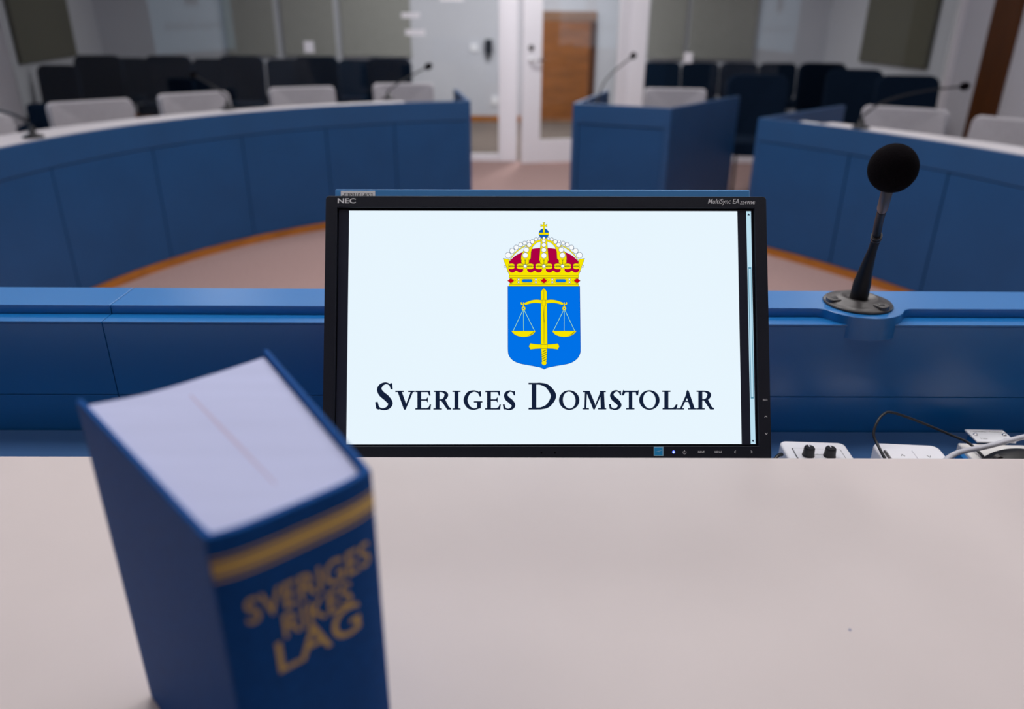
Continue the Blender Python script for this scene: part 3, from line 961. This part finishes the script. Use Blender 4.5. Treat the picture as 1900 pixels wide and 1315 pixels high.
add([(872, 130), (900, 146), (878, 187), (857, 187)], t7); add([(1035, 130), (1028, 187), (1009, 187), (1002, 150)], t7)
add(R4(1299, 145, 1341, 325), t7); add(R4(1277, 137, 1363, 151), t7); add(R4(1280, 318, 1426, 333), t7)
add([(1436, 280), (1419, 281), (1402, 308), (1376, 320), (1426, 333)], t7)
add([(1536, 150), (1548, 185), (1480, 325), (1460, 325)], t7)
add([(1541, 130), (1552, 140), (1616, 328), (1572, 328), (1522, 180), (1530, 140)], t7)
add(R4(1492, 240, 1576, 255), t7); add(R4(1430, 320, 1505, 333), t7); add(R4(1543, 320, 1628, 333), t7)
def r2(x, y): return t7(1630 + (x - 715) / 190 * 185, 137 + (y - 143) / 202 * 196)
glyph_R(r2)
flat('slide_lettering', G, [SC_BLACK], disp)

# --- crown
def kc(x, y): return (920 + x / 9.394, 400 + y / 9.393)
Cn = []
CM = [SC_YEL, SC_LINE, SC_RED, SC_PEARL, SC_RING, SC_ORB, SC_GEM, SC_BLUE]
def shp(poly, mi, lv, line=6, lmi=1):
    Cn.append(([tr(poly, kc)], mi, lv))
    if line:
        for q in outline(poly, line): Cn.append(([tr(q, kc)], lmi, lv + .5))
def mir(poly): return [(1676 - p[0], p[1]) for p in poly][::-1]
def pearl(x, y, r, lv):
    Cn.append(([tr(ell(x, y, r + 3), kc)], 4, lv)); Cn.append(([tr(ell(x, y, r - 4), kc)], 3, lv + .5))
shp([tuple(v) for v in catmull([(232, 800, 0), (330, 705, 0), (450, 640, 0), (620, 580, 0), (838, 558, 0), (1056, 580, 0), (1226, 640, 0), (1346, 705, 0), (1444, 800, 0)], 5)] + [(1475, 980), (205, 980)], 2, 2, 0)
for m_ in (lambda p: p, mir):
    shp(m_(stroke([(240, 782, 10), (320, 668, 16), (430, 572, 18), (545, 512, 14)])), 0, 3, 4)
    shp(m_([(440, 770), (446, 690), (470, 635), (520, 555), (590, 478), (680, 432), (785, 424), (785, 446), (706, 474), (646, 535), (614, 630), (608, 745), (575, 785)]), 0, 3, 5)
    shp(m_([(470, 765), (470, 700), (500, 620), (560, 545), (575, 640), (575, 770)]), 0, 4, 0)
for (x, y, r) in ((217, 690, 52), (285, 612, 46), (357, 552, 42), (433, 505, 38), (503, 475, 33), (570, 452, 27)):
    pearl(x, y, r, 4.5); pearl(1676 - x, y, r, 4.5)
shp([(788, 392), (888, 392), (920, 785), (758, 785)], 0, 5, 5)
for (x, y, r) in ((760, 400, 23), (700, 412, 30), (637, 452, 36), (583, 508, 40), (535, 592, 45), (515, 690, 48)):
    pearl(x, y, r, 5.5); pearl(1676 - x, y, r, 5.5)
for (y, r) in ((388, 24), (440, 32), (510, 38), (597, 42), (695, 48)):
    pearl(838, y, r, 6.5)
shp(ell(838, 312, 86), 5, 6, 5)
shp(R4(752, 297, 925, 332), 0, 7, 4); shp(R4(820, 232, 856, 302), 0, 7, 4)
shp([(818, 118), (858, 118), (848, 140), (848, 160), (870, 160), (892, 150), (892, 196), (870, 185), (848, 185), (854, 235), (822, 235), (828, 185), (806, 185), (782, 196), (782, 150), (806, 160), (828, 160), (828, 140)], 0, 7.5, 5)
# gold rim with red hollows and lily ornaments
shp([(128, 745), (180, 752), (226, 762), (238, 830), (250, 960), (1426, 960), (1438, 830), (1450, 762), (1496, 752), (1548, 745), (1440, 1046), (240, 1046)], 0, 8 - 1.0, 5)
Cn.append(([tr([(252, 832), (1424, 832), (1412, 935), (264, 935)], kc)], 2, 7.6))
for x in (288, 424, 608, 747, 932, 1070, 1256, 1392):
    Cn.append(([tr(ell(x, 928, 66, 64, 20, 0, 180), kc)], 2, 7.7))
def lily(x, half=0):
    if half <= 0: shp(ell(x - 82, 862, 66, 30, 20), 0, 8.4, 4); shp(ell(x - 82, 900, 66, 32, 20), 0, 8.4, 4)
    if half >= 0: shp(ell(x + 82, 862, 66, 30, 20), 0, 8.4, 4); shp(ell(x + 82, 900, 66, 32, 20), 0, 8.4, 4)
    if half == 0:
        shp(ell(x - 32, 805, 34, 52, 18, rot=-.2), 0, 8.4, 4); shp(ell(x + 32, 805, 34, 52, 18, rot=.2), 0, 8.4, 4)
    w = 34
    shp([(x - w, 850), (x + w, 850), (x + w, 1000), (x - w, 1000)], 0, 8.3, 0)
    Cn.append(([tr([(x - 118 if half <= 0 else x, 877), (x + 118 if half >= 0 else x, 877), (x + 118 if half >= 0 else x, 886), (x - 118 if half <= 0 else x, 886)], kc)], 1, 9.2))
    if half == 0: Cn.append(([tr([(x - 4, 770), (x + 4, 770), (x + 4, 850), (x - 4, 850)], kc)], 1, 9.2))
for x in (512, 838, 1164):
    lily(x)
for s, x in ((1, 200), (-1, 1476)):
    shp(ell(x + s * 72, 862, 56, 30, 20), 0, 8.4, 4); shp(ell(x + s * 72, 900, 56, 32, 20), 0, 8.4, 4)
    Cn.append(([tr(R4(x + s * 72 - 45, 877, x + s * 72 + 45, 886), kc)], 1, 9.2))
for x in (512, 838, 1164): pearl(x, 880, 30, 9.6)
pearl(163, 882, 20, 6.4); pearl(1513, 882, 20, 6.4)
def bar(x0, y0, x1, y1):
    return [(x0 + 8, y0), (x1 - 8, y0), (x1, (y0 + y1) / 2), (x1 - 8, y1), (x0 + 8, y1), (x0, (y0 + y1) / 2)]
shp(R4(244, 1080, 1436, 1195), 0, 9, 5)
shp(bar(228, 1048, 1446, 1084), 0, 9.4, 5)
shp(bar(228, 1190, 1446, 1232), 0, 9.4, 5)
for x in (262, 838, 1416):
    e_ = 94 if x == 838 else 84
    for q in outline([(x - e_, 1135), (x, 1078), (x + e_, 1135), (x, 1192)] if x == 838 else ([(x, 1085), (x + 84, 1135), (x, 1188)] if x < 500 else [(x, 1085), (x - 84, 1135), (x, 1188)]), 4):
        Cn.append(([tr(q, kc)], 1, 10))
    shp([(x - 56, 1135), (x, 1090), (x + 56, 1135), (x, 1180)], 6, 10.4, 4)
for x in (548, 1132):
    lz = ell(x - 62, 1135, 27, 27, 12, 90, 270) + ell(x + 62, 1135, 27, 27, 12, -90, 90)
    shp(lz, 7, 10, 4)
    lz2 = ell(x - 62, 1135, 42, 42, 12, 90, 270) + ell(x + 62, 1135, 42, 42, 12, -90, 90)
    for q in outline(lz2, 3): Cn.append(([tr(q, kc)], 1, 9.9))
for x in (398, 698, 984, 1284):
    pearl(x, 1111, 18, 10); pearl(x, 1160, 18, 10)
flat('crown_emblem', Cn, CM, disp)

# --- shield with sword and scales
def ks(x, y): return (920 + x / 8.217, 530 + y / 8.219)
Sh = []
SM = [SC_BLUE, SC_YEL, SC_LINE, SC_CORD]
def shs(poly, mi, lv, line=0):
    Sh.append(([tr(poly, ks)], mi, lv))
    if line:
        for q in outline(poly, line): Sh.append(([tr(q, ks)], 2, lv - .4))
def mis(poly): return [(1466 - p[0], p[1]) for p in poly][::-1]
edge = [tuple(v)[:2] for v in catmull([(185, 960, 0), (195, 1050, 0), (250, 1128, 0), (350, 1180, 0), (510, 1212, 0), (670, 1243, 0), (736, 1272, 0)], 5)]
edgeR = [tuple(v)[:2] for v in catmull([(736, 1272, 0), (800, 1245, 0), (960, 1214, 0), (1130, 1180, 0), (1238, 1112, 0), (1284, 1030, 0), (1290, 960, 0)], 5)]
Sh.append(([tr([(184, 10)] + edge + edgeR[1:] + [(1280, 10)], ks)], 0, 2))
for q in outline([(184, 10)] + edge + edgeR[1:] + [(1280, 10)], 5): Sh.append(([tr(q, ks)], 4, 2.5))
SM.append(emit('lit_navy_edge', (0.0, 0.05, 0.28), 1.0))
shs([(690, 84), (732, 38), (775, 84), (783, 890), (689, 890)], 1, 3.4, 8)
shs([(729, 60), (734, 60), (734, 210), (729, 210)], 2, 4); shs([(716, 310), (724, 310), (737, 560), (735, 880), (730, 880), (731, 560)], 2, 4)
shs([(744, 310), (750, 310), (739, 560), (735, 560)], 2, 4)
for m_ in (lambda p: p, mis):
    shs(m_(stroke([(440, 276, 30), (540, 245, 40), (620, 236, 46), (712, 246, 46)])), 1, 5, 7)
    shs(m_(stroke([(386, 250, 8), (392, 276, 18), (414, 288, 12), (424, 280, 8)])), 1, 5, 6)
    shs(m_(R4(417, 252, 430, 322)), 1, 5.4, 4)
    Sh.append(([tr(m_(ell(423, 344, 29)), ks), tr(m_(ell(423, 344, 13)), ks)[::-1]], 1, 5.5))
    for q in outline(m_(ell(423, 344, 31)), 4): Sh.append(([tr(q, ks)], 2, 5))
    for x in (262, 425, 592):
        shs(m_(stroke([(423 + (x - 423) * .06, 372, 7), (x, 692, 7)], n=1)), 3, 5)
    pan = [(238, 690), (606, 690)] + [tuple(v)[:2] for v in catmull([(606, 690, 0), (560, 742, 0), (490, 770, 0), (422, 778, 0), (350, 768, 0), (285, 740, 0), (238, 690, 0)], 5)][1:-1]
    shs(m_(pan), 1, 5.6, 6)
for off in (0, 622):
    shs(stroke([(575 + off, 702, 6), (545 + off, 733, 9), (490 + off, 758, 4)]), 2, 6.2)
shs(R4(708, 218, 760, 306), 1, 6.4, 7)
shs([(528, 880), (600, 892), (690, 898), (785, 898), (870, 892), (945, 883), (966, 922), (945, 968), (870, 958), (785, 955), (690, 955), (600, 960), (528, 968), (505, 924)], 1, 6.4, 8)
for x in (688, 784): shs(R4(x - 2, 898, x + 2, 955), 2, 6.8)
shs([(693, 957), (780, 957), (770, 1150), (705, 1150)], 1, 4.4, 6)
for k in range(5):
    y = 985 + k * 36
    shs([(700, y + 22), (772, y - 16), (773, y - 6), (701, y + 31)], 2, 4.9)
shs(ell(735, 1176, 36, 34, 24), 1, 5.2, 6)
flat('shield_emblem', Sh, SM, disp)

# --- prints and buttons on the bezel
YB = -.0047
def onbezel(me, name, m):
    o_ = obj(name, me, m, mon); o_.location.y = YB
    return o_
def pxbox(x0, x1, y0, y1):
    a_ = sx(x0, y1); b_ = sx(x1, y0)
    return (a_[0], b_[0], a_[1], b_[1])
onbezel(text_mesh('brand_lettering', 'NEC', pxbox(628.5, 662, 369.5, 379), bold=.028), 'brand_lettering', GREY_LETTER)
onbezel(text_mesh('model_lettering', 'MultiSync EA', pxbox(1311.5, 1369, 370.5, 382.2), shear=.28, bold=.004), 'model_lettering', GREY_LETTER)
onbezel(text_mesh('model_lettering', '224WMi', pxbox(1370.5, 1398.5, 374.5, 380.3), shear=.28, bold=.004), 'model_lettering', GREY_LETTER)
onbezel(text_mesh('button_lettering', 'INPUT', pxbox(1293, 1305, 836, 839.8), bold=.015), 'button_lettering', GREY_LETTER)
onbezel(text_mesh('button_lettering', 'MENU', pxbox(1324, 1336.5, 836, 839.8), bold=.015), 'button_lettering', GREY_LETTER)
onbezel(text_mesh('button_lettering', 'ECO', pxbox(1413, 1421, 739.8, 743.5), bold=.015), 'button_lettering', GREY_LETTER)
def bez_shape(name, polys, m, lv=0):
    bm = bmesh.new()
    for pl in polys:
        vv = [Vector((*sx(*p), 0)) for p in pl]
        bv = [bm.verts.new((v.x, YB - lv * .0001, v.y)) for v in vv]
        for tri in tessellate_polygon([vv]): bm.faces.new([bv[i] for i in tri])
    return obj(name, bm, m, mon)
def chev(cx, cy, dx, dy, r=2.4):
    if dx: p = [(cx - dx * r * .6, cy - r), (cx + dx * r * .6, cy), (cx - dx * r * .6, cy + r)]
    else: p = [(cx - r, cy - dy * r * .6), (cx, cy + dy * r * .6), (cx + r, cy - dy * r * .6)]
    return [stroke([(*p[0], 1), (*p[1], 1)], n=1), stroke([(*p[1], 1), (*p[2], 1)], n=1)]
bez_shape('arrow_mark', chev(1361.3, 837.8, -1, 0), GREY_LETTER)
bez_shape('arrow_mark', chev(1392, 837.8, 1, 0), GREY_LETTER)
bez_shape('arrow_mark', chev(1418.3, 772.5, 0, -1), GREY_LETTER)
bez_shape('arrow_mark', chev(1419, 804, 0, 1), GREY_LETTER)
pw = []
for k in range(14):
    a0_, a1_ = math.radians(-55 + 290 * k / 14), math.radians(-55 + 290 * (k + 1) / 14)
    pw.append(stroke([(1268.2 + 2.9 * math.cos(a0_), 838.8 + 2.9 * math.sin(a0_), .75), (1268.2 + 2.9 * math.cos(a1_), 838.8 + 2.9 * math.sin(a1_), .75)], n=1))
pw.append(R4(1267.8, 834.6, 1268.7, 838.6))
bez_shape('power_mark', pw, GREY_LETTER)
led = bez_shape('power_led', [ell(1248, 838, 2.9)], SC_LED); led['label'] = 'glowing blue power light'
bez_shape('power_led', [ell(1248, 838, 1.4)], SC_LED2, 1)
st = bez_shape('energy_sticker', [R4(1211.2, 828.2, 1229, 845.2)], STAR_EDGE); st['label'] = 'square blue sticker'
bez_shape('sticker_print', [R4(1212.6, 829.6, 1227.6, 843.8)], STAR_BLUE, 1)
bez_shape('sticker_print', [stroke([(1215, 837.5, .5), (1219, 837.0, .9), (1222, 838.2, .6)]), stroke([(1218, 836.5, .4), (1223, 835.8, .9), (1226.5, 834.2, .5)])], STAR_EDGE, 2)
for x in (1004, 1029): bez_shape('sensor_hole', [ell(x, 839.5, 1.8)], GAP)

# the blue board behind the monitor
bb = thing('monitor_board', 'slanted blue board standing behind monitor, with white paper label', 'board', M=MM)
obj('board', bx(-.2510, .2470, .0300, .0420, -.075, .3022), BOARD_BLUE_LIT, bb, bevel=.0014, seg=3)
obj('paper_label', bx(-.2440, -.2030, .0293, .0297, .272, .2998), LABEL_PAPER, bb)
tm = obj('label_lettering', text_mesh('label_lettering', '-F3PB1014/53', (-.2420, -.2060, .2922, .2970), bold=0), PRINT_BLACK, bb)
tm.location.y = .0290
tm['label'] = 'small dark printed number on white label'

# ================================================================ THINGS ON THE SHELF
SZ = .90
def rotM(x, y, z, deg): return Matrix.Translation((x, y, z)) @ Matrix.Rotation(math.radians(deg), 4, 'Z')
t = thing('volume_control', 'white wall-type box with two black knobs, right of monitor', 'control box', M=rotM(.4025, .815, SZ, -3.5))
obj('housing', prism(rounded(.084, .084, .009, 6), 0, .025), PLASTIC_W, t, bevel=.003, seg=3)
obj('face_plate', prism(rounded(.060, .050, .001, 2, 0, -.004), .0252, .0262), PLASTIC_W, t, bevel=.0003)
fr = bmesh.new()
for q in ((-.031, .031, .0215, .0222), (-.031, .031, -.0305, -.0298), (-.031, -.0303, -.03, .022), (.0303, .031, -.03, .022)):
    bx(q[0], q[1], q[2], q[3], .0251, .0255, fr)
obj('seam_line', fr, MATS['dark_grey_cast'], t)
for sx_ in (-.0155, .0110):
    kb = lathe([(0, .0385), (.0058, .0385), (.0066, .0372), (.0071, .029), (.0078, .0265), (0, .0265)], 24)
    kb.transform(Matrix.Translation((sx_, .004, 0)))
    k_ = obj('knob', kb, BLACK, t, smooth=False)
    mk = bx(sx_ - .0006, sx_ + .0006, .004 + .0005, .004 + .0058, .0386, .0389); 
    mk2 = obj('pointer_line', mk, PLASTIC_W, k_)
tm = obj('printed_mark', text_mesh('printed_mark', 'volume', (-.008, .006, .006, .0085), plane='XY'), MATS['dark_grey_cast'], t); tm.location.z = .0264

t = thing('switch_box', 'white switch box with up and down arrow keys, between black cord ends', 'switch box', M=rotM(.522, .810, SZ, -5))
obj('housing', prism(rounded(.084, .084, .011, 6), 0, .025), PLASTIC_W, t, bevel=.0035, seg=3)
for s, x in ((-1, -.0165), (1, .0165)):
    kk = obj('rocker_key', prism(rounded(.0322, .050, .001, 2, x, -.004), .0252, .0282), PLASTIC_W, t, bevel=.0008)
    y0 = .006
    pts = [(-.0022, -.0022 * s * -1), (0, .0022 * s * -1), (.0022, -.0022 * s * -1)]
    ar = bmesh.new()
    for p, q in ((pts[0], pts[1]), (pts[1], pts[2])):
        pl = stroke([(x + p[0], y0 + p[1], .0006), (x + q[0], y0 + q[1], .0006)], n=1)
        prism(pl, .0283, .0285, ar)
    obj('arrow_mark', ar, MATS['dark_grey_cast'], kk)
obj('side_clip', bx(-.0352, -.0336, -.02, .018, .0252, .0275), MATS['dark_grey_cast'], t)

t = thing('junction_box', 'flat beige plastic box under the grey cable, at right photo edge', 'junction box', M=rotM(.671, .793, SZ, -4))
obj('housing', prism(rounded(.145, .130, .003, 3), 0, .020), PLASTIC_B, t, bevel=.0015)
obj('side_strip', bx(-.0795, -.0730, -.01, .048, 0, .016), MATS['blue_lacquer'], t)

t = thing('engraved_sign', 'small white engraved sign with two screws, behind the beige box', 'sign', M=rotM(.6525, .8735, SZ, -2))
obj('sign_block', bx(-.022, .022, -.010, .012, 0, .0222), MATS['blue_lacquer'], t)
obj('sign_plate', bx(-.0255, .0255, -.0155, .0165, .0225, .0245), LABEL_PAPER, t, bevel=.0003)
for x in (-.0185, .0195):
    s_ = lathe([(0, .0022), (.0015, .002), (.003, .0004), (.003, 0), (0, 0)], 20)
    s_.transform(Matrix.Translation((x, .0025, .0246)))
    obj('screw', s_, CHROME, t, smooth=True)
for txt, b_ in (('1. Förhandling 2. Presentation', (-.0205, .0215, .0085, .0118)), ('3. Sidor', (-.0175, -.0080, -.0095, -.0066)), ('4. Extern', (.0130, .0235, -.0095, -.0066))):
    o_ = obj('engraved_lettering', text_mesh('engraved_lettering', txt, b_, plane='XY'), PRINT_BLACK, t); o_.location.z = .0249

cord = [(0.4764, 0.790, 0.9285), (0.4801, 0.83, 0.9337), (0.4787, 0.845, 0.9432), (0.4855, 0.855, 0.9559), (0.4973, 0.865, 0.9616), (0.5104, 0.87, 0.9614),
        (0.5451, 0.87, 0.9494), (0.5863, 0.86, 0.9349), (0.6072, 0.85, 0.9285), (0.6128, 0.835, 0.9245), (0.6136, 0.815, 0.9225)]
cab = [(.40, .700, .904), (.46, .735, .918), (0.530, 0.782, 0.9325), (0.5711, 0.8135, 0.9335), (0.6175, 0.8268, 0.936), (0.6763, 0.8446, 0.940), (0.7448, 0.8700, 0.935), (.82, .89, .910), (.90, .895, .905)]
tag(obj('grey_cable', tube(catmull(cab, 10), .0034, 14), CABLE_W, smooth=True), 'thick pale grey cable lying across the beige box at right photo edge', 'cable')
t = thing('computer_mouse', 'black computer mouse with looping thin cord, behind desk edge at right photo edge', 'mouse', M=rotM(.631, .784, SZ + .0201, 6))
dome = ball(1.0, 32, 20)
for v in dome.verts:
    v.co.x *= .052; v.co.y *= .031; v.co.z = v.co.z * .033 if v.co.z > 0 else 0
dome.transform(Matrix.Translation((0, 0, .001)))
obj('shell', dome, BLACK_SAT, t, smooth=True)
cb = tube(catmull(cord, 10), .0018, 10); cb.transform(ROOT_M[t.name][0].inverted())
obj('mouse_cord', cb, BLACK, t, smooth=True)
obj('scroll_wheel', tube([(-.030, -.003, .026), (-.030, .003, .026)], .005, 16), GREYBLACK, t)
w2 = [(.300, .80, .906), (.3275, .802, .913), (.3385, .811, .919), (.3500, .823, .9235), (.3575, .829, .922)]
t = thing('black_lead', 'short black lead running into the white knob box beside monitor', 'lead', (.33, .80, .90), world=True)
obj('lead_wire', tube(catmull(w2, 8), .0024, 10), BLACK, t, smooth=True)

# ================================================================ THE BOOK
FL, NLp, NRp, FR_ = Vector((-.2490, .3922)), Vector((-.1276, .2638)), Vector((-.0650, .3184)), Vector((-.1589, .4674))
BZ0, BZ1 = DZ, 1.2255
book = thing('law_book', 'thick blue hardback book standing upright with gold bands and lettering', 'book', ((FL.x + NRp.x) / 2, .36, DZ), world=True)
sd = (NRp - NLp).normalized(); sn = Vector((sd.y, -sd.x)); SLEN = (NRp - NLp).length
BULGE = .0045
def spine_pt(s, off=0.0):
    k = s / SLEN
    k = max(0, min(1, k))
    h = BULGE * (1 - (2 * k - 1) ** 4 * 1.0)
    p = NLp + sd * s + sn * (h + off)
    return p
outer = [FL]
outer += [FL + (NLp - FL) * .80, FL + (NLp - FL) * .93]
nsp = 20
for k in range(nsp + 1):
    outer.append(spine_pt(SLEN * k / nsp))
outer += [FR_ + (NRp - FR_) * .93, FR_ + (NRp - FR_) * .80, FR_]
TH = .0036
L_in = Vector((-(NLp - FL).y, (NLp - FL).x)).normalized()
if L_in.dot(FR_ - FL) < 0: L_in = -L_in
R_in = Vector((-(NRp - FR_).y, (NRp - FR_).x)).normalized()
if R_in.dot(FL - FR_) < 0: R_in = -R_in
inner = [FL + L_in * TH, outer[1] + L_in * TH, outer[2] + L_in * TH]
for k in range(nsp + 1):
    kk = .05 + .90 * k / nsp
    inner.append(spine_pt(SLEN * kk, -TH) - sn * .001)
inner += [outer[-3] + R_in * TH, outer[-2] + R_in * TH, FR_ + R_in * TH]
# shallow hinge groove on both boards
gl = -L_in * -.0012
cov = obj('cover', strip(outer, inner, BZ0, BZ1), COVER, book, bevel=.0011, seg=3)
def off_in(p, c, d_): return p + (c - p).normalized() * d_
pb = [FL + L_in * (TH + .0003) + (NLp - FL).normalized() * .0045]
fe = [Vector(p) for p in ((-.2206, .4034), (-.2085, .4120), (-.1988, .4208), (-.1790, .4405))]
pe = FR_ + R_in * (TH + .0006) + (NRp - FR_).normalized() * .0050
curve_fe = catmull([(pb[0].x, pb[0].y, 0), *[(p.x, p.y, 0) for p in fe], (pe.x, pe.y, 0)], 6)
sp_side = []
for k in range(nsp + 1):
    kk = .945 - .89 * k / nsp
    sp_side.append(spine_pt(SLEN * kk, -TH) - sn * .0032)
poly = [(v.x, v.y) for v in curve_fe] + [tuple(FR_ + (NRp - FR_) * .93 + R_in * (TH + .0006))] + [tuple(p) for p in sp_side] + [tuple(FL + (NLp - FL) * .93 + L_in * (TH + .0003))]
obj('page_block', prism(poly, BZ0 + .003, BZ1 - .0035), PAGES, book)
PT = BZ1 - .0035
ln = stroke([(-.1881, .4056, .0012), (-.1500, .3590, .0020), (-.1106, .3107, .0010)])
obj('page_gap', prism(ln, PT - .001, PT + .0001), PAGE_LINE, book)
def spine_band(name, z0, z1, m):
    bm = bmesh.new()
    rows = []
    for k in range(25):
        s = SLEN * (.004 + .992 * k / 24)
        p = spine_pt(s, .0002)
        rows.append((bm.verts.new((p.x, p.y, z0)), bm.verts.new((p.x, p.y, z1))))
    for a_, b_ in zip(rows, rows[1:]):
        bm.faces.new((a_[0], b_[0], b_[1], a_[1]))
    return obj(name, bm, m, book)
spine_band('gold_band', 1.2046, 1.2125, GOLD)
spine_band('gold_band', 1.2142, 1.2152, GOLD)
spine_band('gold_band', 1.2016, 1.2028, GOLD)
def spine_text(s, box, bold):
    me = text_mesh('gold_lettering', s, box, bold=bold)
    for v in me.vertices:
        p = spine_pt(v.co.x, .0003)
        v.co = (p.x, p.y, v.co.z)
    me.transform(ROOT_M[book.name][0].inverted())
    return obj('gold_lettering', me, GOLD, book)
spine_text('SVERIGES', (.0105, .0765, 1.1730, 1.1880), .006)
spine_text('RIKES', (.0262, .0635, 1.1560, 1.1705), .006)
spine_text('LAG', (.0212, .0672, 1.1365, 1.1560), .006)
